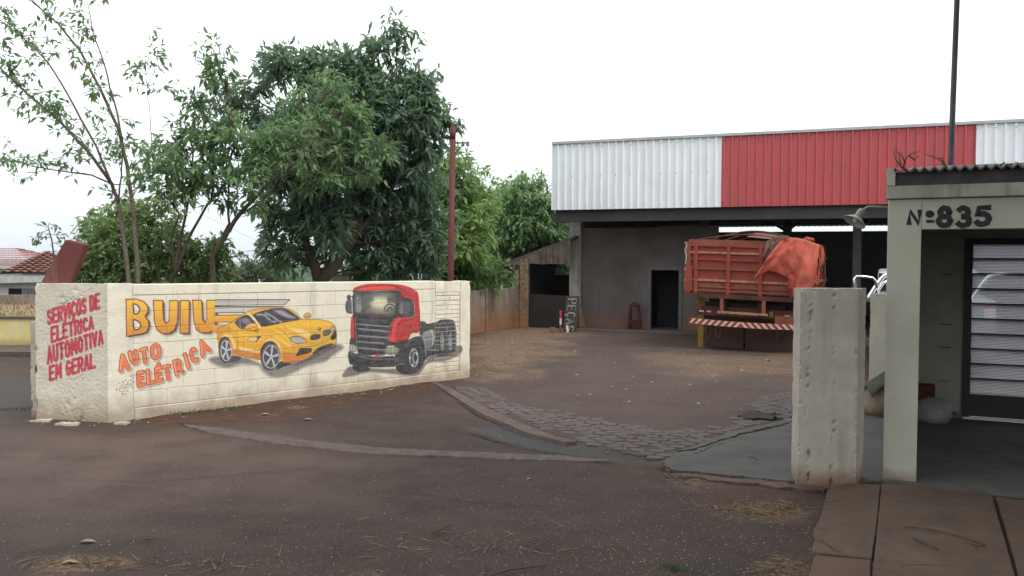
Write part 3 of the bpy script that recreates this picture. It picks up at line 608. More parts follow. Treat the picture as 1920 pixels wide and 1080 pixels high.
cv.poly([(1045, 716), (1072, 670), (1102, 626), (1242, 630), (1225, 682), (1072, 722)], (52, 46, 46), (34, 30, 32), 1.5); cv.line([(1045, 716), (1102, 626), (1242, 630), (1225, 682), (1072, 722)], (90, 66, 34), 6, 1.2, .8, False, True)
cv.poly([(1258, 690), (1330, 622), (1480, 570), (1516, 580), (1400, 642), (1280, 712)], (46, 42, 44), None, 3)
cv.poly([(1488, 485), (1548, 398), (1560, 490), (1520, 520), (1496, 520)], (40, 36, 38), None, 4); cv.line([(1500, 600), (1555, 570), (1560, 530)], (170, 160, 140), 14, 4, .7)
for P in ([(296, 400), (308, 560), (300, 705)], [(524, 620), (526, 742)], [(60, 430), (180, 415), (300, 405), (400, 400)], [(612, 352), (800, 320), (960, 288), (1140, 260)], [(800, 365), (900, 430), (970, 520), (1010, 600), (1030, 660)], [(870, 690), (1040, 690)], [(1020, 585), (1200, 605), (1330, 575), (1500, 500)]): cv.line(P, (84, 60, 30), 5, 1.2, .75)
cv.line(body[:20], (64, 50, 34), 6, 1.2, .8); cv.line(body[19:29], (80, 60, 34), 5, 1.2, .7)
cv.poly([(790, 900), (850, 790), (900, 810), (1000, 822), (900, 862)], (44, 42, 46), None, 4); cv.poly([(205, 800), (235, 725), (350, 738), (320, 780), (250, 806)], (58, 56, 60), None, 4)
for cx, cy, rx, ry, tl in ((722, 735, 120, 172, .06), (152, 658, 80, 152, -.03)):
    cv.ell(cx - 8, cy - 30, rx * 1.02, ry * .98, (54, 44, 42), 180, 360, soft=3)
    cv.ell(cx, cy, rx, ry, (84, 84, 92), tilt=tl, soft=2); cv.ell(cx, cy, rx, ry, (44, 44, 50), w=10, tilt=tl)
    cv.ell(cx + 12, cy, rx * .84, ry * .84, (64, 64, 72), tilt=tl); cv.ell(cx + 12, cy, rx * .84, ry * .84, (196, 196, 204), w=9, tilt=tl, soft=2)
    for k in range(5):
        q = math.radians(-90 + 72 * k + 8); e = (cx + 12 + math.cos(q) * rx * .76, cy + math.sin(q) * ry * .78)
        n_ = (-math.sin(q) * 12, math.cos(q) * 14)
        cv.poly([(cx + 12 + n_[0] * .6, cy + n_[1] * .6), (e[0] + n_[0] * 1.3, e[1] + n_[1] * 1.3), (e[0] - n_[0] * 1.3, e[1] - n_[1] * 1.3), (cx + 12 - n_[0] * .6, cy - n_[1] * .6)], (172, 172, 182), None, 2, 1, False)
        cv.line([(cx + 12, cy), e], (232, 232, 238), 5, 2, .8)
    cv.ell(cx + 12, cy, 14, 17, (212, 212, 218)); cv.ell(cx + 12, cy, 7, 8, (80, 80, 86))
# --- lorry
cv.view = (630, 520, 5.4)
cv.poly([(65, 985), (130, 905), (200, 905), (600, 925), (900, 860), (920, 790), (1200, 700), (1262, 692), (1275, 740), (1220, 800), (1100, 850), (930, 872), (840, 980), (700, 992), (620, 985), (350, 962), (180, 1000), (80, 1012)], (112, 104, 98), (96, 90, 86), 9, .95)
cv.poly([(850, 460), (900, 448), (925, 470), (1020, 450), (1060, 428), (1170, 428), (1205, 470), (1218, 600), (1212, 720), (1180, 765), (1080, 800), (980, 785), (900, 800), (850, 640)], (52, 54, 62), (36, 36, 42), 3)
cv.poly([(880, 565), (935, 540), (990, 532), (1008, 600), (1000, 672), (905, 742), (885, 660)], (152, 150, 144), (92, 90, 92), 2)
for x in (905, 930, 955, 980): cv.line([(x, 556), (x + 14, 610), (x + 6, 690)], (84, 84, 84), 6, 2, .7)
cv.line([(965, 536), (984, 600), (976, 688)], (206, 204, 196), 9, 2, .9); cv.line([(990, 532), (1006, 600), (1000, 670)], INK, 7, 1.5, .9); cv.line([(890, 640), (1000, 610)], (206, 204, 198), 6, 3, .6)
for P in ([(1030, 730), (1032, 600), (1040, 520), (1065, 462), (1095, 450), (1118, 490), (1124, 580), (1122, 700)], [(1126, 560), (1138, 480), (1165, 446), (1192, 460), (1208, 530), (1212, 640), (1206, 720)]):
    cv.line(P, (120, 124, 134), 8, 2, .95)
    cv.line([(x + 9, y + 6) for x, y in P], INK, 6, 1.5, .8)
for cx in (1075, 1157):
    cv.ell(cx, 660, 30, 125, (40, 40, 46), soft=3); cv.ell(cx, 650, 15, 88, (170, 172, 180), w=8, soft=2); cv.ell(cx, 650, 9, 60, (110, 112, 120), soft=2)
    for k in range(5): cv.line([(cx - 10, 585 + k * 32), (cx + 10, 592 + k * 32)], (214, 214, 220), 5, 1.5, .8)
cv.line([(930, 735), (1030, 740)], (150, 150, 150), 10, 2, .9)
cab = [(176, 112), (250, 80), (350, 66), (560, 66), (700, 84), (800, 128), (834, 172), (846, 320), (850, 540), (765, 570), (722, 640), (600, 668), (520, 662), (200, 650), (148, 612), (152, 410), (172, 380), (180, 150)]
cv.poly(cab, (196, 34, 40), (168, 28, 36), 1.8)
cv.poly([(215, 124), (250, 96), (350, 84), (560, 92), (582, 118), (556, 136), (240, 140)], (226, 62, 52), None, 4); cv.poly([(650, 120), (760, 130), (815, 170), (826, 290), (832, 400), (800, 400), (794, 225), (680, 180)], (178, 30, 36), None, 4)
cv.poly([(540, 640), (575, 500), (630, 410), (660, 405), (620, 470), (600, 560), (598, 650)], (216, 70, 76), None, 8, .85)
for P in ([(240, 100), (560, 84), (640, 110), (760, 190)], [(200, 140), (240, 108), (330, 84)], [(586, 86), (640, 112), (700, 140)], [(440, 70), (620, 92)]): cv.line(P, (70, 20, 26), 6, 1.5, .8)
cv.poly([(180, 122), (205, 140), (400, 136), (560, 130), (650, 140), (650, 185), (560, 166), (400, 162), (185, 162)], (40, 36, 42), None, 2)
cv.line([(205, 132), (250, 122), (400, 138), (560, 122), (640, 128)], (150, 150, 158), 7, 2, .7)
cv.poly([(180, 158), (400, 160), (625, 172), (640, 200), (612, 395), (500, 390), (330, 378), (172, 372)], (48, 48, 54), (56, 56, 58), 1.5)
cv.ell(455, 268, 150, 88, (196, 190, 160), soft=60, alpha=.95); cv.ell(440, 250, 70, 40, (224, 216, 184), soft=30, alpha=.8)
cv.poly([(200, 195), (250, 190), (262, 270), (252, 352), (200, 348)], (142, 142, 142), None, 14, .85); cv.ell(220, 215, 22, 26, (64, 64, 70), w=8, soft=3)
cv.poly([(270, 185), (345, 190), (380, 230), (330, 262), (360, 300), (300, 320), (268, 300)], (86, 88, 84), None, 16, .9); cv.poly([(525, 200), (600, 205), (605, 260), (560, 250), (530, 262)], (74, 72, 76), None, 12, .9)
cv.ell(545, 330, 56, 58, (60, 58, 64), 180, 365, 14, 3); cv.ell(545, 330, 38, 30, (110, 106, 100), soft=8); cv.line([(505, 350), (545, 300), (590, 350)], (56, 54, 60), 10, 3)
cv.line([(185, 368), (330, 372), (500, 384), (610, 388)], (30, 30, 34), 8, 1.5); cv.line([(612, 185), (606, 385)], (30, 30, 34), 12, 2); cv.line([(180, 160), (400, 158), (628, 172)], (120, 120, 126), 5, 1.5, .7)
cv.poly([(632, 182), (700, 205), (782, 232), (792, 320), (788, 395), (690, 402), (616, 385)], (54, 52, 58), None, 2); cv.poly([(650, 250), (690, 262), (690, 360), (640, 362)], (120, 116, 122), None, 10, .8)
cv.line([(782, 228), (794, 320), (786, 398), (740, 402)], (126, 134, 140), 8, 2, .9); cv.line([(632, 186), (782, 232)], INK, 7, 1.5)
cv.poly([(686, 262), (700, 240), (738, 236), (752, 262), (752, 375), (735, 398), (700, 392), (686, 360)], (78, 76, 86), None, 2); cv.line([(686, 262), (700, 240), (738, 236), (752, 262), (752, 375), (735, 398), (700, 392), (686, 360)], (30, 30, 36), 6, 1.5, 1, True, True)
cv.ell(130, 203, 20, 24, (70, 68, 78)); cv.ell(130, 203, 20, 24, (34, 32, 38), w=6); cv.poly([(100, 262), (122, 226), (152, 232), (164, 350), (150, 366), (112, 356), (96, 310)], (96, 94, 106), (70, 68, 78), 2); cv.line([(100, 262), (122, 226), (152, 232), (164, 350), (150, 366), (112, 356), (96, 310)], (34, 32, 38), 6, 1.5, 1, True, True)
cv.line([(160, 200), (164, 350)], (226, 224, 220), 9, 2, .9); cv.line([(150, 190), (176, 196)], (60, 60, 64), 8, 1.5)
cv.poly([(168, 378), (330, 382), (500, 394), (625, 398), (590, 420), (556, 470), (520, 492), (370, 472), (232, 455), (200, 425)], (36, 36, 42), None, 2); cv.line([(230, 420), (380, 440), (520, 440)], (84, 84, 92), 12, 6, .7); cv.line([(232, 452), (400, 470), (520, 488)], (150, 150, 156), 7, 2, .8)
cv.poly([(190, 448), (330, 462), (552, 482), (530, 600), (505, 780), (400, 790), (282, 792), (212, 752)], (32, 31, 37), None, 2)
for a, b, w in (((218, 476), (540, 500), 16), ((226, 522), (528, 548), 22), ((226, 592), (520, 612), 20), ((222, 652), (510, 672), 18), ((222, 714), (500, 738), 18)):
    cv.line([a, ((a[0] + b[0]) / 2, (a[1] + b[1]) / 2 + 2), b], (108, 106, 114), w, 4, .95); cv.line([(a[0] + 8, a[1] - 4), (b[0] - 20, b[1] - 4)], (164, 160, 168), 6, 3, .8)
cv.line([(196, 456), (206, 600), (216, 742), (282, 786), (400, 786), (486, 776), (520, 620), (552, 482)], (128, 126, 134), 9, 2, .9)
cv.poly([(152, 420), (182, 440), (188, 610), (150, 612)], (190, 40, 46), None, 2); cv.line([(168, 395), (186, 450), (190, 640)], (40, 20, 26), 8, 2)
cv.poly([(148, 612), (196, 640), (204, 690), (140, 680)], (44, 40, 46), None, 3)
cv.line([(618, 482), (720, 438), (828, 416), (838, 470), (836, 530), (770, 545), (690, 552)], (96, 16, 22), 7, 1.5, .9); cv.line([(846, 320), (850, 540)], (90, 16, 22), 8, 2); cv.ell(755, 490, 9, 30, (40, 24, 20)); cv.ell(755, 490, 9, 30, (150, 120, 40), w=4)
cv.line([(520, 575), (720, 560), (846, 520)], (150, 26, 34), 6, 3, .7); cv.poly([(500, 640), (610, 660), (720, 632), (720, 660), (610, 690), (505, 690)], (36, 34, 40), None, 3)
cv.poly([(590, 690), (700, 650), (790, 605), (850, 600), (900, 660), (918, 780), (900, 850), (840, 900), (620, 900), (600, 800)], (44, 45, 52), (34, 34, 40), 3)
cv.line([(826, 566), (872, 600), (900, 680), (910, 790)], (150, 152, 160), 12, 3, .9); cv.line([(700, 690), (760, 640), (820, 640), (868, 720), (880, 830)], (86, 88, 98), 10, 4, .8)
cv.poly([(510, 714), (622, 708), (627, 776), (520, 780)], (156, 152, 128), (120, 116, 104), 2); cv.line([(510, 714), (622, 708), (627, 776), (520, 780)], (60, 58, 60), 6, 1.5, .9, False, True); cv.line([(575, 712), (578, 776)], (200, 196, 170), 10, 3, .7)
cv.poly([(140, 678), (196, 690), (198, 752), (138, 750)], (166, 160, 150), None, 2); cv.line([(140, 678), (196, 690), (198, 752), (138, 750)], (60, 56, 60), 6, 1.5, .9, False, True); cv.line([(166, 684), (168, 752)], (110, 104, 100), 8, 2)
cv.poly([(128, 750), (210, 772), (390, 802), (612, 802), (604, 895), (560, 908), (400, 912), (172, 892), (130, 850)], (42, 46, 58), (26, 27, 34), 2); cv.line([(140, 765), (250, 800), (400, 826), (600, 826)], (104, 112, 128), 12, 6, .85); cv.line([(606, 806), (598, 896)], (120, 120, 126), 7, 2, .8)
cv.poly([(394, 784), (442, 784), (444, 810), (398, 812)], (196, 62, 48), None, 1.5, 1, False)
cv.poly([(612, 806), (706, 822), (694, 880), (622, 884)], (60, 60, 68), None, 3); cv.line([(640, 880), (690, 868), (700, 830)], (130, 130, 136), 7, 2, .9)
cv.poly([(172, 892), (330, 910), (332, 944), (280, 955), (196, 948)], (32, 31, 35), None, 3)
cv.poly([(606, 892), (720, 900), (775, 975), (690, 980), (630, 955)], (26, 26, 30), None, 3)
cv.ell(782, 822, 100, 152, (34, 34, 39), soft=3); cv.ell(782, 822, 96, 146, (66, 68, 76), w=8, soft=3, alpha=.8); cv.ell(788, 815, 46, 96, (78, 80, 90), soft=3); cv.ell(788, 815, 44, 90, (190, 192, 200), w=9, soft=3, alpha=.9); cv.ell(804, 815, 22, 52, (40, 40, 46), soft=2); cv.ell(804, 815, 22, 52, (196, 198, 206), w=8, soft=2)
for k in range(10):
    q = 2 * PI * k / 10; cv.ell(788 + math.cos(q) * 36, 815 + math.sin(q) * 76, 6, 9, (222, 222, 228) if k % 2 else (40, 40, 44), soft=2)
mural_img = cv.image('mural_paint')
cr = Canvas(FR, .96, 1.5, 330); cr.view = (60, 540, 4.5)
for txt, bl, br, tr, tl in (('SERVIÇOS DE', (126, 308), (574, 166), (572, 48), (122, 200)), ('ELÉTRICA', (158, 458), (524, 338), (520, 240), (156, 338)), ('AUTOMOTIVA', (126, 640), (604, 462), (600, 355), (122, 505)), ('EM GERAL', (142, 780), (538, 664), (534, 552), (142, 668))):
    for st in letters(txt, bl, br, tr, tl, .62): cr.line(st, (168, 36, 58), 21, 2.2, .95, False); cr.line([(x + 1, y + 2) for x, y in st], (190, 34, 60), 15, 2, .8, False)
ret_img = cr.image('services_lettering')
def painted(name, img, W, H, ref, a, b, bump, bs, bd, fresh=0):
    t = NT(name); t.tc.object = ref; co = t.tc.outputs['Object']
    s_ = t.n.new('ShaderNodeSeparateXYZ'); t.l.new(co, s_.inputs[0]); cb = t.n.new('ShaderNodeCombineXYZ')
    t.l.new(t.math('DIVIDE', s_.outputs[0], W), cb.inputs[0]); t.l.new(t.math('DIVIDE', s_.outputs[2], H), cb.inputs[1])
    im = t.n.new('ShaderNodeTexImage'); im.image = img; im.extension = 'CLIP'; im.interpolation = 'Cubic'; t.l.new(cb.outputs[0], im.inputs[0])
    col = t.mix(t.ramp(t.noise(4, 6), .3, .7), a, b)
    col = t.mix(t.math('MULTIPLY', t.ramp(t.noise(5, 6, stretch=(1, 1, .18)), .55, .75), .5), col, (.36, .34, .27))
    col = t.mix(t.ramp(t.noise(55, 3), .66, .74), col, (.27, .25, .2))
    h = t.math('ADD', t.z(), t.math('MULTIPLY', t.noise(5, 6), -.4)); col = t.mix(t.math('MULTIPLY', t.ramp(h, .08, -.16), .75), col, (.27, .19, .13))
    wear = t.math('MULTIPLY', im.outputs['Alpha'], t.ramp(t.noise(95, 3), .22, .36))
    wet = t.mix(.5, im.outputs['Color'], t.mix(t.ramp(t.noise(28, 4, stretch=(.35, .35, 1)), .25, .8), im.outputs['Color'], t.mix(.32, im.outputs['Color'], (.6, .57, .5))))
    col = t.mix(wear, col, wet); t.bump(t.math('ADD', t.noise(bs, 5), t.math('MULTIPLY', t.noise(bs * .25, 4), 1.5)), bump, bd)
    return t.done(col, .8, 0, .3)
wall = thing('mural_wall', 'low cream block wall painted with a yellow car, a red lorry and the word BUIU', 'wall', FW.o, math.degrees(FW.a))
CR1, CR2 = (.77, .715, .575), (.68, .63, .50)
m_block = painted('painted_blockwork', mural_img, 5.2, 1.5, wall, CR1, CR2, .45, 60, .006)
m_joint = M('painted_mortar', (.55, .51, .41), (.42, .385, .31), 20, bump=.4)
LW = 5.15; TH = .16
MB().box(.02, LW - .02, .007, TH, .0, 1.44).build('core', m_joint, wall)
o = MB().box(.26, LW - .02, -.012, .011, -.05, .12).build('footing', m_block, wall); bevel(o, .01)
# smooth corner pilaster on the left, coping beam, end pilaster on the right
o = put('pilaster', rough_prism([(-.012, -.004), (.245, -.004), (.245, .1), (-.012, .1)], -.04, 1.475, .05, .004, .012), wall); o.data.materials.append(m_block)
o = MB().box(.25, 4.50, -.002, TH + .01, 1.345, 1.462).build('coping', m_block, wall); bevel(o, .008)
o = put('pilaster', rough_prism([(4.98, -.012), (LW + .02, -.012), (LW + .02, TH + .02), (4.98, TH + .02)], -.04, 1.455, .045, .006, .022), wall); o.data.materials.append(m_block)
o = put('coping', rough_prism([(4.505, -.006), (4.975, -.006), (4.975, TH), (4.505, TH)], 1.30, 1.452, .04, .007, .02), wall); o.data.materials.append(m_block)
ROWS = 7; ch = (1.34 - .125) / ROWS; blen = .365; G_ = .0042
blk_cache = {}
def block_mesh(w, h, key):
    if key in blk_cache: return blk_cache[key]
    bm = bmesh.new(); bmesh.ops.create_cube(bm, size=1)
    for v in bm.verts: v.co = Vector((v.co.x * w, v.co.y * .06, v.co.z * h))
    bmesh.ops.bevel(bm, geom=[e for e in bm.edges if any(abs(v.co.y + .03) < .001 for v in e.verts)], offset=.003, segments=1, affect='EDGES')
    me = bpy.data.meshes.new('block'); bm.to_mesh(me); bm.free(); me.materials.append(m_block); blk_cache[key] = me; return me
for r in range(ROWS):
    z = .125 + ch * (r + .5); x = .25 - (blen / 2 if r % 2 else 0)
    while x < 4.5:
        a = max(x, .25); b = min(x + blen, 4.5); x += blen
        if b - a < .04: continue
        w = b - a - .0016; o = put('block', block_mesh(w, ch - G_, (round(w, 3), 'b')), wall); o.location = ((a + b) / 2, .03 + random.uniform(-.0015, .0015), z)
bz = .125; k = 0
while bz < 1.30:                                           # thin brick courses near the right end
    hh = random.choice((.062, .07, .078)); hh = min(hh, 1.298 - bz)
    if hh < .03: break
    cut = random.uniform(4.62, 4.85)
    for a, b in ((4.505, cut), (cut, 4.975)):
        o = put('brick', block_mesh(b - a - .006, hh - .011, ('k', k)), wall); o.location = ((a + b) / 2, .03 + random.uniform(-.004, .004), bz + hh / 2); k += 1
    bz += hh
ret = put('return_face', rough_prism([(0, 0), (.885, 0), (.885, .14), (0, .14)], -.05, 1.468, .022, .004, .03), None)
ret.location = (FR.o.x, FR.o.y, 0); ret.rotation_euler = (0, 0, FR.a)
ret.parent = wall; ret.matrix_parent_inverse = Matrix.LocRotScale(wall.location, wall.rotation_euler, None).inverted()
ret.data.materials.append(painted('rough_cast_face', ret_img, .96, 1.5, ret, (.64, .585, .475), (.52, .47, .38), .55, 30, .012))
me = rough_prism([(-.09, .03), (-.012, .025), (-.012, .16), (-.09, .16)], -.05, 1.05, .022, .008, .05); me.materials.append(m_pillar)
o = put('broken_end', me, wall); o.parent = ret
m_rubble = M('plaster_rubble', (.5, .45, .37), (.3, .26, .2), 12, bump=.5)
for i, (px, py, sx_, lab) in enumerate(((125, 797, .13, 'largest pale flake of plaster fallen at the left foot of the mural wall'), (78, 791, .10, 'flat pale plaster flake at the outer left edge of the mural wall'), (232, 795, .07, 'small plaster flake fallen under the corner of the mural wall'))):
    q = G(px, py); pts = jag([(q.x - sx_, q.y - .03, 0), (q.x + sx_, q.y - .04, 0), (q.x + sx_ * .8, q.y + .05, 0), (q.x - sx_ * .7, q.y + .06, 0)], .04, .03, i)
    tag(MB().prism([(p.x, p.y) for p in pts], -.01, .022).build('plaster_flake', m_rubble), lab, 'rubble', 'plaster flakes at the wall foot')
# loose stones and crumbs along the foot of the wall
mb = MB()
for i in range(130):
    u = random.uniform(-.9, 5.1); w = -random.random() ** 2 * .3 - .02
    q = (ret.location + FR.x * (u + .9) + FR.y * w) if u < 0 else FW.w(u, w); s_ = random.uniform(.004, .016)
    mb.lathe((q.x, q.y, .005), [(0, -s_), (s_ * random.uniform(.7, 1.4), -s_ * .2), (s_ * .8, s_ * .5), (0, s_ * .8)], 5)
tag(mb.build('gravel', M('crumbs', (.34, .29, .23), (.18, .14, .11), 12)), 'pale crumbs and small stones along the foot of the mural wall', 'gravel', kind='stuff')

# leaning red concrete post behind the left end of the wall
P = [at(x, y, 8.99) for x, y in ((75, 530), (122, 449), (159, 458), (131, 530))]
P[0].z = P[3].z = 1.462
o = tag(MB().slab([P[3], P[2], P[1], P[0]], (.012, .10, 0)).build('leaning_slab', M('faded_red_concrete', (.155, .042, .038), (.10, .042, .04), 5, bump=.5, bscale=40, streak=(.2, .13, .11))), 'faded dark red concrete slab leaning on top of the left end of the mural wall', 'concrete slab'); bevel(o, .012)

# ------------------------------------------------------------------ hangar: corrugated front, canopy, back walls
F0 = at(1037, 393, 21.5); FH = Frame((F0.x, F0.y), -21)
han = thing('workshop_hangar', 'open workshop hangar with a white and red corrugated metal front', 'building', FH.o, -21)
m_cw = M('white_sheet_metal', (.76, .79, .81), (.70, .73, .745), 1.5, rough=.42, bump=.0, spec=.4, streak=(.64, .66, .67))
m_cr = M('red_sheet_metal', (.46, .078, .082), (.41, .075, .078), 1.2, rough=.42, bump=0, spec=.4, streak=(.33, .09, .085))
m_soot = M('sooty_plaster', (.15, .134, .123), (.085, .077, .073), .8, dirt=(.20, .11, .07), dirt_h=.5, streak=(.10, .085, .075))
m_beam = M('dark_beam', (.07, .064, .064), (.05, .045, .045), 2)
m_under = M('roof_sheet_underside', (.5, .46, .42), (.40, .365, .33), 4)
FB, FT = 3.13, 4.82
x_red0 = FH.on(1353, 300).x; x_red1 = FH.on(1828, 300).x
def cladding(x0, x1, m):
    per = .190; prof = [(0, 0), (.10, 0), (.118, -.042), (.150, -.042), (.168, 0)]
    xs = []; x = x0; 
    n0 = math.floor(x0 / per)
    for k in range(n0, n0 + int((x1 - x0) / per) + 3):
        for dx, dy in prof:
            X = k * per + dx
            if x0 <= X <= x1: xs.append((X, dy))
    xs = [(x0, 0)] + xs + [(x1, 0)]
    mb = MB(); mb.grid([[(a, b, FB) for a, b in xs], [(a, b, FT) for a, b in xs]]); return mb.build('cladding_sheet', m, han)
edges = [0.0]; 
def split(a, b, n): return [a + (b - a) * i / n for i in range(n + 1)]
def split_ribs(a, b, n): return [a] + [round((a + (b - a) * i / n) / .19) * .19 + .05 for i in range(1, n)] + [b]
for a, b, m, n in ((0, x_red0, m_cw, 4), (x_red0, x_red1, m_cr, 5), (x_red1, x_red1 + 3.2, m_cw, 3)):
    e = split_ribs(a, b, n)
    for i in range(n): cladding(e[i], e[i + 1] - .001, m)
XR = x_red1 + 3.2
mb = MB()
for k in range(2, int(XR / .19), 2):
    for z in (FB + .09, (FB + FT) / 2, FT - .10):
        x = k * .19 + .134; mb.box(x - .009, x + .009, -.049, -.040, z - .009, z + .009)
tag(mb.build('screws', m_steel_dark, han), kind='stuff')
MB().box(-.03, XR, -.06, .09, FT + .002, FT + .065).build('top_flashing', M('grey_flashing', (.42, .43, .43), (.34, .35, .35), 3, rough=.45, bump=0, spec=.4), han)
MB().box(-.035, -.004, -.05, .06, FB, FT).build('corner_flashing', m_cw, han)
MB().box(0, XR, .05, .12, FB + .01, FT - .01).build('fascia_backing', m_steel_dark, han)
MB().box(0, .05, .12, 1.42, FB + .01, FT - .01).build('side_fascia', m_cw, han)
MB().box(.02, XR, .14, .36, 2.83, FB + .005).build('front_beam', m_beam, han)
# wall with the doorway, left end column
WY = 1.40
xd0 = FH.on(1218, 560, WY).x; xd1 = FH.on(1275, 560, WY).x; zd = FH.on(1245, 505, WY).z; xw1 = FH.on(1345, 560, WY).x
wl_ = MB(); wl_.box(.38, xd0, WY, WY + .15, -.05, 2.72); wl_.box(xd1, xw1, WY, WY + .15, -.05, 2.72); wl_.box(xd0, xd1, WY, WY + .15, zd, 2.72); wl_.build('front_wall', m_soot, han)
fr = MB()
for a, b, z0, z1 in ((xd0 - .05, xd0 + .035, 0, zd + .06), (xd1 - .035, xd1 + .05, 0, zd + .06), (xd0 + .035, xd1 - .035, zd - .02, zd + .06)): fr.box(a, b, WY - .03, WY + .12, z0, z1)
fr.build('door_frame', M('grey_frame', (.16, .15, .145), (.1, .095, .09), 5), han)
MB().box(xd0 + .04, xd1 - .04, WY + .9, WY + .95, 0, zd).build('doorway_shade_panel', m_black_hole, han)  # near-black panel set back in the opening, painting the unlit room behind
o = MB().box(.04, .37, WY - .06, WY + .28, -.05, 3.12).build('corner_column', M('whitewashed_column', (.40, .38, .34), (.26, .24, .215), 4, dirt=(.45, .27, .13), dirt_h=.6, streak=(.12, .11, .1)), han); bevel(o, .015)
MB().slab([(.30, WY - .07, 0), (.50, WY - .07, 0), (.375, WY - .07, .62), (.32, WY - .07, .75)], (0, .12, 0)).build('column_buttress', M('ochre_plaster', (.42, .27, .14), (.25, .16, .09), 8), han)
# deep bay behind: side and back walls, roof, posts, light gap under the eaves
DY = 10.5
MB().box(.05, .2, WY + .3, DY, -.05, 3.4).build('side_wall', m_soot, han)
xgap = FH.on(1237, 430, DY).x
MB().box(.2, xgap, DY, DY + .15, -.05, 3.45).box(xgap, XR, DY, DY + .15, -.05, FH.on(1450, 434.5, DY).z).build('back_wall', M('dark_sooty_wall', (.20, .20, .21), (.14, .14, .15), 2), han)
ze = FH.on(1450, 425, DY).z
rp = []
for k in range(int((XR + .1) / .045) + 1): rp.append((k * .045, .018 * math.cos(k * PI / 2)))
MB().grid([[(x, .13, 3.22 + d) for x, d in rp], [(x, DY + .5, ze + .02 + d * .4) for x, d in rp]]).build('roof_sheets', m_under, han)
MB().grid([[(x, .10, 3.30 + d) for x, d in rp], [(x, DY + .52, ze + .09 + d) for x, d in rp]]).build('roof_top', m_under, han)
for px in (1318, 1606):
    q = FH.on(px, 520, 4.2); o = MB().box(q.x - .11, q.x + .11, 4.2, 4.42, -.05, 3.16).build('post', M('grey_post', (.40, .37, .34), (.3, .275, .25), 4), han)
for yy in (8.2,): MB().box(.2, XR, yy, yy + .06, 3.09, 3.12).build('purlin_beam', m_beam, han)
br = FH.on(1475, 420, 4.2)
mb = MB(); mb.beam((br.x - .55, 4.31, 3.05), (br.x, 4.31, 2.72), .07, .09); mb.beam((br.x + .42, 4.31, 3.05), (br.x, 4.31, 2.72), .07, .09); mb.box(br.x - .1, br.x + .14, 4.25, 4.37, 2.70, 3.05); mb.build('truss_bracket', m_steel_dark, han)
MB().box(.2, XR, .4, DY, -.045, .012).build('floor', M('oily_floor', (.12, .095, .085), (.075, .06, .054), 2), han)
MB().box(XR - .15, XR, .12, DY, -.05, 3.3).build('side_wall', m_soot, han)

# ------------------------------------------------------------------ wooden lean-to shed beside the hangar
sh = thing('lean_to_shed', 'weathered wooden lean-to shed with sloping roof against the hangar', 'shed', (*at(1020, 612, 22.6).xy, 0), -21)
FS = Frame(sh.location, -21)
def so(px, py, y=0.0): return FS.on(px, py, y)
a = so(946, 496); b = so(1078, 446); th = Vector((0, 0, .06))
MB().slab([a, b, b + th, a + th], (0, 3.2, 0)).build('roof', M('old_roof_sheet', (.13, .12, .11), (.08, .07, .065), 6), sh)
xs = split(so(991, 500).x, so(1070, 500).x, 7)
def roofz(x): return a.z + (b.z - a.z) * (x - a.x) / (b.x - a.x)
zb = so(1030, 495).z
for i in range(7):
    x0, x1 = xs[i] + .004, xs[i + 1] - .004; zz = zb + random.uniform(-.012, .012)
    MB().slab([(x0, 0, zz), (x1, 0, zz), (x1, 0, roofz(x1) - .005), (x0, 0, roofz(x0) - .005)], (0, .03 + random.uniform(0, .012), 0)).build('plank', m_wood, sh)
MB().slab([(so(951, 500).x, .005, roofz(so(951, 500).x) - .06), (xs[0] - .004, .005, zb), (xs[0] - .004, .005, roofz(xs[0]) - .005), (so(951, 500).x, .005, roofz(so(951, 500).x) - .005)], (0, .03, 0)).build('plank', m_wood, sh)
x0, x1 = so(975, 540).x, so(991, 540).x
MB().box(x0, x1, -.03, .10, -.05, roofz(x0) - .01).build('post', m_post_bark, sh)
MB().box(so(966, 540).x, so(973.5, 540).x, -.06, .05, -.05, so(970, 506).z).build('post', m_post_bark, sh)
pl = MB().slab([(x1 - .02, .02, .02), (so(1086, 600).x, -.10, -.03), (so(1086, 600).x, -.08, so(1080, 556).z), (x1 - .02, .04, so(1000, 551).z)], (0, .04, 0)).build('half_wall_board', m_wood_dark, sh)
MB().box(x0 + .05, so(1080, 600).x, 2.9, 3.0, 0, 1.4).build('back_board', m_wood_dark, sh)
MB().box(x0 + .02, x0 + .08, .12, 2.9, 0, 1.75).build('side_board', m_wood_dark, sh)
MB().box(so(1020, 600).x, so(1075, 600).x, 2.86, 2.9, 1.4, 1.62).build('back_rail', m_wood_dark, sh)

# concrete panel fence between the mural wall and the shed
fa = G(872, 628); fb = G(966, 613); deg = math.degrees(math.atan2(fb.y - fa.y, fb.x - fa.x)); fl = (fb - fa).length
fen = thing('concrete_fence', 'stained grey concrete panel fence between mural wall and shed', 'fence', (fa.x, fa.y, 0), deg)
for p0, p1 in ((-2.2, -1.25), (-1.13, -.02), (.0, 1.13), (1.25, fl)):
    o = MB().box(p0 + .01, p1 - .01, .02, .07, -.05, 1.06 + random.uniform(-.015, .015)).build('panel', m_conc_red, fen); bevel(o, .008)
for x in (-1.19, 1.19, fl - .02):
    o = MB().box(x - .065, x + .065, -.015, .11, -.05, 1.09).build('post', m_conc_red, fen); bevel(o, .01)

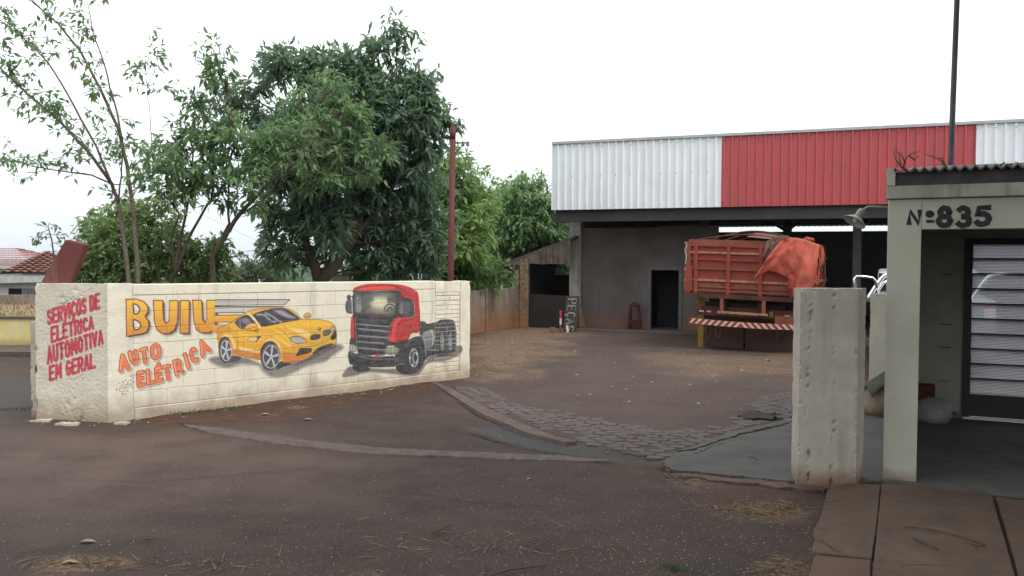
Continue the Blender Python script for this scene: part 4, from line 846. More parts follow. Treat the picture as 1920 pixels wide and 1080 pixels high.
# signboard PEÇAS, striped stake, stone, red stand, beside the shed
sb0 = at(1056, 620, 21.15); m_sign = M('dark_signboard', (.055, .048, .046), (.035, .03, .03), 5)
S4 = [at(1056, 621, 21.1), at(1081, 621, 21.1), at(1087, 555.5, 21.25), at(1062, 555.5, 21.25)]
sg = thing('signboard', 'dark board with sideways chalky lettering leaning at the foot of the hangar column', 'signboard', (S4[0].x, S4[0].y, 0))
MB().slab(S4, (.01, .04, 0)).build('board', m_sign, sg, world=True)
def bil(u, v): return (S4[0] * (1 - u) + S4[1] * u) * (1 - v) + (S4[3] * (1 - u) + S4[2] * u) * v
# rotated a quarter turn: word runs downwards, tops of letters to the right
sts = letters('PEÇAS', (0, 0), (1, 0), (1, 1), (0, 1), .66)
sts = [[(x, y) for x, y in s] for s in sts]
nrm = (S4[1] - S4[0]).cross(S4[3] - S4[0]).normalized()
if nrm.y > 0: nrm = -nrm
stroke_mesh([[(.16 + y * .62, .95 - x * .96) for x, y in s] for s in sts], .036, lambda u, v, l: bil(u, v) + nrm * (.003 + l)).build('painted_word', M('chalk_paint', (.30, .30, .29), (.2, .2, .19), 20), sg, world=True)
q = at(1051, 618, 20.9); stk = thing('striped_stake', 'short red and white stake standing before the dark board', 'stake', (q.x, q.y, 0))
H_ = .56
MB().box(-.022, .022, -.02, .02, 0, .2).build('foot', M('rusty_stake', (.2, .06, .05)), stk)
MB().box(-.025, .025, -.022, .022, .2, .36).build('white_band', M('white_band', (.6, .58, .55)), stk); MB().box(-.026, .026, -.023, .023, .36, H_).build('red_band', M('red_band', (.45, .05, .07)), stk)
q = at(1064, 619, 20.95); tag(MB().obox((q.x, q.y, .09), (.026, 0, .004), (0, .02, .0), (-.008, .01, .09)).build('white_tag', M('white_card', (.6, .59, .56))), 'small white card propped against the foot of the lettered board', 'card')
q = at(1036, 617, 20.8); me = rough_prism([(-.07, -.06), (.07, -.06), (.08, .05), (-.06, .06)], -.02, .15, .03, .02, .06); me.materials.append(M('brown_rock', (.2, .12, .09), (.12, .07, .05), 12)); o = tag(put('rock', me), 'brown rounded rock lying in front of the shed board', 'rock'); o.location = (q.x, q.y, 0)
q = FH.w(FH.on(1189, 615, WY - .3).x, WY - .3); st = thing('red_stand', 'small red metal stand against the dark workshop wall', 'stand', q, -21)
m_rs = M('dull_red_metal', (.085, .016, .02), (.055, .012, .015), 8, rough=.5)
for sx_ in (-.14, .14): 
    mb = MB(); mb.beam((sx_ * 1.1, 0, 0), (sx_ * .75, .02, .64), .055, .055, (0, 1, 0)); mb.build('leg', m_rs, st)
    MB().beam((sx_ * 1.0, .22, 0), (sx_ * .7, .06, .6), .03, .03, (1, 0, 0)).build('leg', m_rs, st)
MB().box(-.13, .13, -.05, .1, .60, .68).build('top', m_rs, st); MB().box(-.15, .15, -.03, .2, .17, .25).build('shelf', m_rs, st); MB().box(-.06, .05, -.02, .06, .68, .73).build('tool', m_steel_dark, st)

# ------------------------------------------------------------------ stake-bed lorry backed out of the hangar
m_tr = M('faded_red_bodywork', (.31, .060, .036), (.22, .047, .031), 3, rough=.7, streak=(.14, .05, .035), bump=.3, bscale=25)
m_tr2 = M('dusty_red_bodywork', (.25, .085, .055), (.17, .06, .042), 5, rough=.8)
m_rail = M('scuffed_rail', (.42, .25, .14), (.25, .08, .045), 14, rough=.7)
m_rust = M('rusty_chassis', (.115, .045, .029), (.06, .027, .019), 5, rough=.8)
m_dk = M('black_chassis', (.035, .023, .019), (.05, .028, .021), 4)
T0 = at(1289, 560, 17.0); TR = -25; tk = thing('cargo_lorry', 'old red stake-bed lorry seen from behind, parked nose into the hangar', 'lorry', (T0.x, T0.y, 0), TR)
FTk = Frame(T0, TR); TW = 2.22; TL = 5.6; tilt = -.032
def tz(x, z): return z + tilt * (x - .1)
def tbox(name, x0, x1, y0, y1, z0, z1, m):
    mb = MB(); mb.add([(x, y, tz(x, z)) for z in (z0, z1) for x, y in ((x0, y0), (x1, y0), (x1, y1), (x0, y1))], [(3, 2, 1, 0), (4, 5, 6, 7), (0, 1, 5, 4), (1, 2, 6, 5), (2, 3, 7, 6), (3, 0, 4, 7)])
    o = mb.build(name, m, tk); return o
ZB, ZT = 1.16, 2.26
tbox('floor_beam', -.02, TW + .02, -.03, .12, ZB - .09, ZB - .005, m_rust); tbox('bed_floor', 0, TW, .12, TL, ZB - .06, ZB, m_rust)
# tailgate: five boards with rails between
zs = [ZB + .015, 1.43, 1.66, 1.85, 2.0, 2.13, ZT]
for i in range(6): tbox('tailgate_board', .06, TW - .06, .022 + (i % 2) * .006, .05, zs[i] + .006, zs[i + 1] - .006, m_tr if i < 5 else m_tr2)
for z, m, h in ((1.43, m_rail, .045), (1.99, m_rail, .04), (1.66, m_tr2, .03), (1.85, m_tr, .03), (2.13, m_tr, .035), (ZB + .06, m_tr2, .035), (1.29, m_tr2, .02)): tbox('tailgate_rail', .03, TW - .03, -.02, .03, z - h / 2, z + h / 2, m)
for x in (.17, .82, 1.45, 2.04): tbox('tailgate_stake', x - .035, x + .035, -.026, .03, ZB, 2.16 if x > .2 else 2.2, m_tr)
for x in (.25, .95, 1.58): tbox('worn_plate', x, x + .42, .012, .02, 1.22, 1.37, M('worn_paint', (.2, .12, .08), (.27, .05, .03), 9))
for s_ in (0, 1):
    xx = 0 if s_ == 0 else TW - .05
    for i in range(6): tbox('side_board', xx, xx + .05, .06, TL, zs[i] + .006, zs[i + 1] - .006, m_tr)
    for k in range(9): tbox('side_stake', (xx - .04) if s_ == 0 else xx + .05, xx if s_ == 0 else xx + .09, .25 + k * .62, .33 + k * .62, ZB, 2.2, m_tr)
    for z in (1.45, 1.99): tbox('side_rail', (xx - .02) if s_ == 0 else xx + .09, (xx) if s_ == 0 else xx + .115, .06, TL, z - .03, z + .03, m_rail)
tbox('corner_flap', -.06, .10, -.04, -.028, 1.20, 1.72, m_tr); tbox('corner_post', -.03, .055, -.03, .05, 1.16, 2.2, m_tr2)
MB().tube([(-.04, -.05, 1.75), (-.02, -.06, 1.9), (-.05, -.04, 2.02), (-.02, -.03, 2.16)], .012, 6).build('latch_rod', M('pale_latch', (.5, .46, .42)), tk)
for z in (2.16, 2.02, 1.62, 1.40): MB().box(-.07, -.02, -.05, -.01, z, z + .04).build('latch', M('latch_metal', (.35, .28, .24), (.2, .09, .06), 20), tk)
for y in (.5, 1.6, 2.7, 3.9, 5.1):                          # bows over the bed
    MB().tube([(.05 + (TW - .1) * i / 14, y, tz(TW * i / 14, 2.24 + .26 * math.sin(PI * i / 14) * (1 if y > 1 else .55))) for i in range(15)], .018, 6).build('bow', m_rust, tk)
# below the bed: chassis, mud flaps, step loop, lamp bar, striped guard bar, wheels
for x in (.72, 1.42): tbox('chassis_rail', x - .05, x + .05, .1, 7.4, .78, 1.06, m_dk)
tbox('lamp_bar', .16, TW - .06, .18, .26, .70, .89, m_rust); tbox('cross_member', .3, 1.9, .28, .38, .60, .98, m_dk)
for x, w, m in ((.20, .10, 'lens_white'), (.36, .09, 'lens_white'), (1.9, .1, 'lens_white')): tbox('lamp', x, x + w, .165, .18, .765, .80, M(m, (.55, .48, .42)))
tbox('reflector', .17, .25, .16, .18, .82, .88, M('red_lens', (.35, .03, .02), (.3, .03, .02), 3, rough=.3))
for x in (.70, 1.52): tbox('step_hanger', x - .035, x + .035, -.03, .03, .80, 1.08, m_tr2)
tbox('step_bar', .62, 1.60, -.05, .03, .77, .815, m_rail)
gb = MB(); N_ = 26; m_wht = M('white_stripe', (.62, .55, .47), (.45, .36, .3), 12); m_rst = M('red_stripe', (.33, .05, .035), (.25, .04, .03), 8)
def gcurve(u): return (.05 + u * (TW - .1), -.03 - .04 * math.sin(PI * u), .585 - .02 * math.sin(PI * u))
gd = bpy.data.objects.new('guard_bar', MB().grid([[(*gcurve(i / 24)[:2], tz(gcurve(i / 24)[0], gcurve(i / 24)[2] - .055)) for i in range(25)], [(*gcurve(i / 24)[:2], tz(gcurve(i / 24)[0], gcurve(i / 24)[2] + .055)) for i in range(25)]]).mesh('guard_bar', m_rst)); COL.objects.link(gd); gd.parent = tk
md = gd.modifiers.new('thick', 'SOLIDIFY'); md.thickness = .05; md.offset = -1
for k in range(16):
    u0 = (k + .2) / 16.2; u1 = u0 + .030; sl = .022 * (1 if k < 8 else -1)
    P = []
    for u, z in ((u0 - sl, -.052), (u1 - sl, -.052), (u1 + sl, .052), (u0 + sl, .052)):
        u = min(max(u, .002), .998); g = gcurve(u); P.append((g[0], g[1] - .004, tz(g[0], g[2] + z)))
    MB().slab(P, (0, .003, 0)).build('white_stripe', m_wht, gd)
m_dk2 = M('muddy_rubber', (.058, .029, .021), (.036, .021, .017), 4)
tbox('shade_backing', .36, TW - .12, .40, .44, .12, 1.04, m_dk)  # near-black sheet stands in for the shade under the bed
for x0, x1 in ((.34, 1.08), (1.12, 2.12)): tbox('mud_flap', x0, x1, .32, .345, .04, .62, m_dk2)
for ch_, x0, x1 in (('D', .30, .44), ('O', .50, .64), ('P', 1.72, 1.88)):
    stroke_mesh(letters(ch_, (x0, .24), (x1, .24), (x1, .50), (x0, .50), .7), .03, lambda u, v, l: (u, .312 - l, v)).build('painted_letter', M('faded_letter', (.11, .06, .045), (.07, .04, .032), 15), tk)
stroke_mesh(letters('8', (1.60, .70), (1.68, .70), (1.68, .80), (1.60, .80), .7), .018, lambda u, v, l: (u, .16 - l, v)).build('painted_number', M('pale_number', (.4, .26, .16)), tk)
tbox('plank_bumper', 1.72, TW - .02, .12, .17, .62, .78, M('orange_plank', (.3, .12, .06), (.2, .07, .04), 9))
m_tyre = M('dusty_tyre', (.03, .025, .023), (.06, .04, .03), 12)
for y in (1.35, 2.3, 6.6):
    for x in (.2, TW - .45):
        w = MB(); w.lathe((x, y, .46), [(.2, 0), (.40, 0), (.455, .03), (.46, .14), (.455, .25), (.40, .28), (.2, .28)], 24, (1, 0, 0)); wo_ = w.build('wheel', m_tyre, tk, True)
        MB().lathe((x + .04, y, .46), [(.0, 0), (.2, 0), (.2, .2), (0, .2)], 16, (1, 0, 0)).build('rim', m_rust, wo_)
tbox('cab', .1, TW - .1, TL + .15, TL + 1.75, .75, 2.35, m_tr); tbox('cab_window', .35, TW - .35, TL + .13, TL + .15, 1.65, 2.1, m_dk)

# orange tarpaulin draped over the right rear corner of the load
m_tarp = None
t = NT('orange_tarpaulin'); c = t.mix(t.ramp(t.noise(3, 5), .3, .7), (.44, .095, .06), (.34, .075, .05)); c = t.mix(t.ramp(t.noise(4, 6), .52, .72), c, (.27, .10, .065)); t.bump(t.noise(7, 5, rough=.5), .5, .03); m_tarp = t.done(c, .75, 0, .2)
m_tarp2 = M('brown_tarpaulin', (.17, .085, .06), (.11, .06, .045), 6, rough=.85, bump=.5, bscale=14, bdist=.02)
tp = thing('tarpaulin', 'torn orange tarpaulin draped over the right rear corner of the lorry', 'tarpaulin', tk.location, TR)
def tl(px, py, y): return FTk.on(px, py, y)
def drape(top, bot, y0, y1, fold, nf, m, name, rows=22, cols=46, k=0.0, bulge=.06, rag=.0):
    """cloth between a top edge and a hem, both given on the tail plane, with folds fanning down from the top"""
    def along(E, u):
        L = [0]
        for i in range(len(E) - 1): L.append(L[-1] + math.hypot(E[i + 1][0] - E[i][0], E[i + 1][1] - E[i][1]))
        d = u * L[-1]
        for i in range(len(E) - 1):
            if d <= L[i + 1] + 1e-9:
                f = (d - L[i]) / max(L[i + 1] - L[i], 1e-9); return (E[i][0] + (E[i + 1][0] - E[i][0]) * f, E[i][1] + (E[i + 1][1] - E[i][1]) * f)
        return E[-1]
    P = []
    for r in range(rows + 1):
        v = r / rows; row = []
        for c_ in range(cols + 1):
            u = c_ / cols; a_ = along(top, u); b_ = along(bot, u)
            px = a_[0] + (b_[0] - a_[0]) * v; py = a_[1] + (b_[1] - a_[1]) * v
            if rag and r == rows: py += rag * (mnoise.noise(Vector((u * 40, k, 0)))) 
            y = y0 + (y1 - y0) * v
            f = math.asin(.98 * math.sin(u * nf * 2 * PI + k + .9 * math.sin(v * 1.5 + u * 5))) * .64 + .25 * math.sin(u * nf * 5.3 * PI + 2 * v)
            q = tl(px, py, y); q = Vector((q.x, y - fold * f * (.25 + .75 * v) - bulge * math.sin(PI * v) - .03 * nz((u * 6, v * 5, k), 1) - .07 * abs(nz((u * 3.1 + v * .8, v * 2.2, k + 3), 1)) - .035 * abs(nz((u * 8 - v * 2, v * 5, k + 6), 1)), q.z)); row.append(q)
        P.append(row)
    o = MB().grid(P).build(name, m, tp, True); s_ = o.modifiers.new('thick', 'SOLIDIFY'); s_.thickness = .006; return o
drape([(1467, 447), (1480, 446), (1495, 446), (1512, 450), (1528, 456), (1537, 459)], [(1415, 523), (1440, 507), (1460, 514), (1488, 530), (1496, 555), (1509, 556), (1526, 538)], .02, -.2, .16, 1.7, m_tarp, 'hanging_sheet', k=.6)
drape([(1484, 500), (1488, 500), (1494, 505)], [(1476, 538), (1488, 556), (1503, 556)], -.05, -.12, .03, 1.5, m_tarp, 'hanging_corner', 10, 12, k=2)
drape([(1438, 452), (1452, 444), (1474, 441), (1482, 445)], [(1425, 508), (1430, 506), (1448, 480), (1462, 452)], -.01, -.05, .02, 2, m_tarp2, 'brown_sheet', k=1, bulge=.03)
def rk(x, y): return (x, y, tz(x, 2.25 + .20 * math.sin(PI * min(max(x / TW, 0), 1)) * min(1, .35 + y / 2.0) - max(0, x - TW + .05) * 1.5) + .02 * nz((x * 3, y * 3, 0), 1))
MB().grid([[rk(x, y) for y in np.linspace(-.02, TL, 30)] for x in np.linspace(1.15, TW + .06, 14)]).build('top_sheet', m_tarp2, tp, True)
rows = []
for i in range(12):
    v = i / 11; rows.append([(TW + .12 + .05 * math.sin(y * 9) * v + .04 * math.sin(v * 3), y, tz(TW, 2.25 - v * (.34 + .22 * nz((y * 2, 0, 0), 2.0) + .05 * math.sin(y * 23)))) for y in np.linspace(-.05, 3.4, 44)])
MB().grid(rows).build('side_sheet', m_tarp, tp, True)
# ragged strips hanging down the right side of the bed
for k in range(13):
    y = .12 + k * .26; ln = random.uniform(.5, .8) if k % 3 else random.uniform(.75, .95); w = random.uniform(.12, .26); rows = []
    for i in range(8):
        v = i / 7; x = TW + .10 + .05 * math.sin(v * 3 + k) + .02; ww = w * (1 - .6 * v ** 2); z = 2.24 - ln * v
        rows.append([(x + .03 * math.sin(k + v * 4), y - ww / 2 + .05 * v * math.sin(k), tz(TW, z)), (x + .03, y, tz(TW, z + .01)), (x - .01, y + ww / 2 + .06 * v * math.sin(k * 2), tz(TW, z))])
    MB().grid(rows).build('torn_strip', m_tarp if k < 9 else m_tarp2, tp, True)
for k in range(3): MB().tube([(TW + .02 + .07 * math.cos(a_) + k * .02, .3 + k * .3 + .12 * math.sin(a_), 2.22 + .07 * math.sin(a_ * 1.3)) for a_ in np.linspace(0, 5.6, 16)], .014, 6).build('rope_coil', M('orange_rope', (.33, .07, .04)), tp, True)
q = at(1315, 600, 17.5); yp = thing('yellow_post', 'yellow painted post standing behind the left rear of the lorry', 'post', (q.x, q.y, 0), -21)
m_yel = M('yellow_paint', (.36, .22, .04), (.24, .14, .035), 6)
MB().box(-.06, .06, -.06, .06, -.02, 1.0).build('shaft', m_yel, yp); MB().box(-.065, .08, -.075, -.061, .80, 1.06).build('cap_plate', m_yel, yp)

# ------------------------------------------------------------------ silver pickup half hidden behind the low stub
q = at(1634, 630, 12.5); pk = thing('pickup_truck', 'silver pickup with chrome roll bar half hidden behind the entrance column', 'pickup', (q.x, q.y, 0), -25)
m_sil = M('silver_paint', (.42, .43, .46), (.38, .39, .42), 2, rough=.3, metal=.6, bump=0, spec=.5); m_chr = M('chrome', (.75, .75, .76), (.7, .7, .72), 3, rough=.18, metal=1, bump=0); m_rub = M('black_rubber', (.02, .02, .02))
PW = 1.62
mb = MB(); pr = [(0, .42), (.0, 1.24), (2.25, 1.26), (2.32, 1.0), (2.32, .42)]
mb.slab([(0, y, z) for y, z in pr], (PW, 0, 0)); o = mb.build('bed', m_sil, pk); bevel(o, .035, 3)
cabp = [(2.34, .42), (2.34, 1.28), (2.48, 1.62), (2.8, 1.68), (3.65, 1.66), (4.3, 1.22), (5.45, 1.10), (5.6, .85), (5.6, .42)]
o = MB().slab([(.02, y, z) for y, z in cabp], (PW - .04, 0, 0)).build('cab', m_sil, pk); bevel(o, .05, 3)
MB().slab([(.012, y, z) for y, z in ((2.38, 1.30), (2.50, 1.60), (3.6, 1.60), (4.05, 1.28))], (.006, 0, 0)).build('side_window', m_rub, pk)
MB().box(.04, PW - .04, 2.31, 2.345, 1.29, 1.60).build('rear_window', m_rub, pk)
MB().box(-.03, PW + .03, -.13, -.004, .66, .78).build('rear_bumper', m_rub, pk)
for x in (.0, PW - .14): MB().box(x, x + .15, -.012, .04, .98, 1.12).build('tail_lamp', M('white_lens', (.75, .73, .72), (.7, .68, .66), 3, rough=.25), pk); MB().box(x, x + .15, -.012, .04, 1.125, 1.2).build('tail_lamp', M('red_lens_lamp', (.3, .03, .03), (.3, .03, .03), 3, rough=.25), pk)
a_ = [at(x, y, 12.95) for x, y in ((1628, 566), (1630, 556), (1640, 541), (1652, 524), (1658, 517.5), (1668, 514), (1690, 513))]
MB().tube(a_, .036, 10).build('roll_bar', m_chr, pk, True, True)
off = Frame((0, 0), -25).x * (PW - .2); MB().tube([p + off for p in a_], .036, 10).build('roll_bar', m_chr, pk, True, True)
a_ = [at(x, y, 13.05) for x, y in ((1644, 556), (1648, 543), (1656, 531), (1668, 524))]; MB().tube(a_, .022, 8).build('roll_bar_brace', m_chr, pk, True, True)
for y in (1.1, 4.6):
    for x in (.0, PW - .24):
        w = MB().lathe((x, y, .36), [(.15, 0), (.33, 0), (.36, .03), (.36, .21), (.33, .24), (.15, .24)], 22, (1, 0, 0)).build('wheel', m_rub, pk, True); MB().lathe((x + .02, y, .36), [(0, 0), (.2, 0), (.2, .2), (0, .2)], 14, (1, 0, 0)).build('rim', m_chr, w, True)
P = [at(x, y, 12.3) for x, y in ((1603, 534), (1602, 523), (1606, 518.5), (1622, 519), (1636, 521), (1642, 527), (1644, 540))]
mr = thing('tow_frame', 'bent pale metal tube frame beside the pickup', 'metal frame', (P[0].x, P[0].y, 0)); 
MB().tube([(P[0].x + .02, P[0].y + .1, 0), (P[0].x + .01, P[0].y + .05, .9)] + P, .021, 8).build('tube', m_chr, mr, True, True)

# ------------------------------------------------------------------ free-standing wall stub and low stub behind it
P0, P1, P2 = Vector((2.227, 6.376)), Vector((2.672, 6.36)), Vector((2.83, 6.60))
me = rough_prism([P0, P1, P2, P0 + Vector((.03, .24))], -.04, 1.535, .014, .0018, .035, (.17, .60)); me.materials.append(m_pillar)
pt_ = tag(put('wall_stub', me), 'tall free-standing stub of plastered wall with chipped edges before the lorry', 'wall stub')
me = rough_prism([(4.10, 9.45), (4.55, 9.22), (4.62, 9.38), (4.18, 9.6)], -.04, 1.40, .04, .004, .012); me.materials.append(m_plaster)
tag(put('low_wall_stub', me), 'lower smooth wall stub standing between the pickup and the entrance column', 'wall stub')
q = G(1646, 778); sk = MB()
sk.lathe((q.x, q.y - .02, 0), [(.01, 0), (.16, .0), (.19, .08), (.17, .24), (.13, .36), (.10, .42), (.02, .47)], 14); o = tag(sk.build('sand_sack', M('earthy_sack', (.23, .19, .14), (.13, .1, .075), 9, bump=.6, bscale=30), None, True), 'earth coloured sack slumped against the low wall stub', 'sack')
for v in o.data.vertices: v.co += Vector((nz(v.co, 8), nz(v.co, 8, 4), 0)) * .03
q2 = at(1644, 722, 9.2)
o = tag(MB().grid([[(q.x - .17 + .05 * j, q.y - .22 + .05 * i + .02 * math.sin(j), .33 + .05 * j - .012 * (i - 3) ** 2 + .01 * math.sin(i * 2 + j)) for i in range(7)] for j in range(7)]).build('sack_cloth', M('olive_cloth', (.09, .09, .065), (.055, .055, .04), 9), None, True), 'crumpled olive cloth lying over the earth coloured sack', 'cloth'); o.modifiers.new('t', 'SOLIDIFY').thickness = .01

# ------------------------------------------------------------------ entrance house number 835
FG = Frame((2.962, 6.538), -25)
gt = thing('entrance_house', 'pale plastered entrance porch with corrugated roof and the number 835', 'building', FG.o, -25)
o = MB().box(0, .24, 0, .26, -.04, 2.235).build('column', m_plaster, gt); bevel(o, .006)
o = MB().box(.242, 5.0, .002, .24, 2.0, 2.233).build('lintel', m_plaster, gt)
o = MB().box(-.012, 5.0, -.045, .26, 2.238, 2.338).build('cornice', M('mouldy_cornice', (.40, .395, .33), (.30, .29, .24), 4, streak=(.12, .115, .1), bump=.4), gt); bevel(o, .008)
MB().box(.02, 5.0, -.02, .1, 2.34, 2.445).build('fascia_board', M('black_board', (.05, .046, .046), (.085, .078, .072), 7, bump=.4), gt)
o = put('roof_end', rough_prism([(-.012, -.05), (.05, -.05), (.05, .26), (-.012, .26)], 2.34, 2.475, .025, .006, .02), gt); o.data.materials.append(m_plaster)
rp = [(.03 + k * .017, .016 * math.sin(k * PI / 2)) for k in range(292)]
o = MB().grid([[(x, -.10, 2.458 + d) for x, d in rp], [(x, 1.2, 2.60 + d) for x, d in rp], [(x, 3.9, 2.88 + d) for x, d in rp]]).build('corrugated_roof', M('lichened_roof_sheet', (.17, .155, .14), (.075, .068, .062), 11, bump=.4), gt); o.modifiers.new('t', 'SOLIDIFY').thickness = .012
MB().box(.02, 5.0, .25, 3.34, 2.33, 2.36).build('ceiling', M('ceiling_board', (.2, .19, .16)), gt)
MB().box(0, .12, .262, 3.3, -.04, 2.33).build('side_wall', m_plaster, gt)  # unseen wall added to close the left side and keep the porch dark
xD0 = FG.on(1803, 785, 3.3).x; xD1 = xD0 + 1.02; zD = FG.on(1818, 447, 3.3).z
xC = FG.on(1783, 780, 3.3).x
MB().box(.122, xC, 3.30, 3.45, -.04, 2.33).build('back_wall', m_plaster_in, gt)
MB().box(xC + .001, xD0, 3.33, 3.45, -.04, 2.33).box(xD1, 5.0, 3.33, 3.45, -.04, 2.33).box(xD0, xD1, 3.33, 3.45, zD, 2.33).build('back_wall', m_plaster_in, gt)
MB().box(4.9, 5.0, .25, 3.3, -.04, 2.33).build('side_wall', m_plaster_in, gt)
# block ends that show through the plaster at the inner corner
for z in (.42, .80, 1.06, 1.62): MB().box(xC - .13, xC - .02, 3.296, 3.31, z, z + .012).build('joint_mark', M('joint_mark', (.1, .095, .08)), gt)
MB().box(0, 5.0, -.06, 3.33, -.045, .02).build('porch_floor', M('dark_cement_floor', (.135, .13, .12), (.09, .086, .079), 1.6, rough=.75, streak=(.06, .055, .05)), gt)
m_fr = M('dark_door_steel', (.022, .024, .026), (.03, .03, .03), 5, rough=.5)
dr = MB()
dr.box(xD0, xD0 + .075, 3.30, 3.38, .03, zD).box(xD1 - .06, xD1, 3.30, 3.38, .03, zD).box(xD0 + .075, xD1 - .06, 3.30, 3.38, zD - .055, zD)
door = dr.build('door', m_fr, gt)
zp1 = FG.on(1818, 457, 3.3).z; zp0 = FG.on(1818, 737, 3.3).z
MB().box(xD0 + .075, xD1 - .06, 3.31, 3.36, .05, zp0 - .01).build('kick_panel', m_fr, door)
t = NT('reeded_glass'); t.n.remove(t.b); tr = t.n.new('ShaderNodeBsdfTranslucent'); tr.inputs[0].default_value = (.84, .86, .90, 1); gl = t.n.new('ShaderNodeBsdfGlossy'); gl.inputs[1].default_value = .25; gl.inputs[0].default_value = (.8, .8, .8, 1)
gs = t.n.new('ShaderNodeBsdfTransparent'); gs.inputs[0].default_value = (.8, .82, .86, 1)
m1 = t.n.new('ShaderNodeMixShader'); m1.inputs[0].default_value = .5; t.l.new(tr.outputs[0], m1.inputs[1]); t.l.new(gs.outputs[0], m1.inputs[2])
m2 = t.n.new('ShaderNodeMixShader'); m2.inputs[0].default_value = .12; t.l.new(m1.outputs[0], m2.inputs[1]); t.l.new(gl.outputs[0], m2.inputs[2]); t.l.new(m2.outputs[0], t.n['Material Output'].inputs[0]); m_reed = t.m
ph = (zp1 - zp0) / 10
for i in range(10):
    z0 = zp0 + i * ph + .010; z1 = zp0 + (i + 1) * ph - .010; rows = []
    for k in range(19):
        z = z0 + (z1 - z0) * k / 18; rows.append([(xD0 + .08, 3.33 - .006 * (k % 2), z), (xD1 - .065, 3.33 - .006 * (k % 2), z)])
    MB().grid(rows).build('pane', m_reed, door)
    mb = MB()
    for k in range(1, 18, 2):
        z = z0 + (z1 - z0) * k / 18; mb.box(xD0 + .08, xD1 - .065, 3.318, 3.323, z - .0020, z + .0020)
    mb.build('reed_line', M('reed_shadow', (.12, .12, .13)) if i == 0 else bpy.data.materials['reed_shadow'], door)
    MB().box(xD0 + .075, xD1 - .06, 3.305, 3.36, z1 + .001, z1 + .019).build('glazing_bar', m_fr, door)
MB().box(xD0 + .0, xD1, 3.27, 3.38, .021, .04).build('threshold', M('white_threshold', (.75, .75, .74), (.7, .7, .7)), gt)
# painted number on the lintel
m_num = M('dark_number_paint', (.022, .021, .025), (.032, .03, .034), 12, rough=.7)
def gn(px, py): q = FG.on(px, py, 0); return (q.x, q.z)
num = []
for ch_, bl, br, tr_, tl_, w, wd in (('N', (1703, 419), (1724, 419), (1726, 396), (1705, 396), .85, .040), ('o', (1738, 405), (1749, 405), (1749, 398), (1738, 398), .8, .030), ('_', (1738, 415), (1750, 415), (1750, 415), (1738, 415), .9, .024), ('8', (1757, 423), (1784, 423), (1784, 390), (1759, 390), .85, .043), ('3', (1794, 423), (1820, 423), (1820, 390), (1795, 390), .85, .043), ('5', (1828, 421), (1857, 420), (1858, 389), (1830, 390), .85, .043)):
    num.append(stroke_mesh(letters(ch_, gn(*bl), gn(*br), gn(*tr_), gn(*tl_), w, {}), wd, lambda u, v, l: (u, -.0022 - l, v), .0005))
for m_ in num: m_.build('painted_figure', m_num, gt)
# roof mast, lamp on bent arm, weeds on the roof, sack and box in the porch
q = FG.on(1782, 316, .15); ma = thing('mast', 'slim dark metal mast rising from the porch roof past the picture top', 'mast', FG.w(q.x, .15, 0)); 
MB().tube([(0, 0, 2.45), (.03, 0, 4.2), (.05, 0, 5.2)], .021, 10).build('tube', M('mast_steel', (.10, .10, .11), (.07, .07, .075), 8, rough=.5), ma); MB().lathe((0, 0, 2.45), [(.05, 0), (.05, .02), (.025, .05)], 10).build('base_collar', m_galv, ma)
lp = thing('yard_lamp', 'grey conical yard lamp on a bent arm at the porch corner', 'lamp', FG.w(0, .1, 0))
YL = 6.85
pa = [at(x, y, YL) for x, y in ((1668, 388.5), (1640, 387.5), (1626, 388), (1619, 393), (1612, 401))]
m_lamp = M('weathered_aluminium', (.34, .33, .31), (.2, .19, .175), 14, rough=.55, metal=.3)
MB().tube(pa, .009, 8).build('arm', m_lamp, lp, True, True)
c0 = at(1611, 402, YL); ax = (at(1597, 423, YL) - c0).normalized(); ax = (ax + Vector((-.02, -.12, 0))).normalized()
o = MB().lathe(c0 - ax * .01, [(.016, -.02), (.022, .0), (.026, .03), (.05, .048), (.08, .072), (.092, .085), (.096, .086)], 20, ax).build('shade', m_lamp, lp, True, True); o.modifiers.new('t', 'SOLIDIFY').thickness = .004
MB().lathe(c0 + ax * .03, [(.0, 0), (.014, .0), (.022, .02), (.022, .035), (0, .05)], 12, ax).build('bulb', M('dull_bulb', (.5, .5, .48), (.45, .45, .43), 3, rough=.2), lp, True, True)
MB().lathe(c0, [(.02, -.05), (.03, -.03), (.03, .02)], 10, ax).build('socket', m_lamp, lp, True, True)
m_dry = M('dry_stem', (.10, .07, .05), (.06, .045, .035), 20)
for nm, lab, stems in (('dry_weed', 'leafless dry weed sprouting at the left corner of the porch roof', [[(1693, 318), (1697, 300), (1705, 290), (1722, 284)], [(1697, 305), (1690, 290), (1682, 285), (1678, 280)], [(1693, 316), (1680, 300), (1675, 283)], [(1705, 292), (1715, 300), (1722, 292)], [(1690, 314), (1686, 296), (1688, 287)]]),
                       ('dry_weed', 'arching dry twig weed just left of the mast on the porch roof', [[(1778, 318), (1768, 303), (1755, 296), (1740, 290), (1730, 287)], [(1770, 306), (1766, 296), (1760, 297)], [(1775, 312), (1765, 306)]]),
                       ('dry_weed', 'tangled dry weed on the porch roof at the right picture edge', [[(1870, 318), (1880, 310), (1895, 308), (1915, 306)], [(1862, 318), (1872, 312), (1884, 304)], [(1880, 316), (1900, 309), (1918, 312)], [(1895, 316), (1905, 308), (1914, 316), (1919, 309)], [(1890, 315), (1900, 312), (1908, 304)]])):
    w_ = thing(nm, lab, 'weed', FG.w(FG.on(stems[0][0][0], 318, .05).x, .05, 2.46), 0, 'dry weeds on the porch roof')
    for st_ in stems: MB().tube([FG.w(*FG.on(x, y, .05 + .05 * i)) for i, (x, y) in enumerate(st_)], [.007 - .0012 * i for i in range(len(st_))], 5).build('stem', m_dry, w_, True, True)
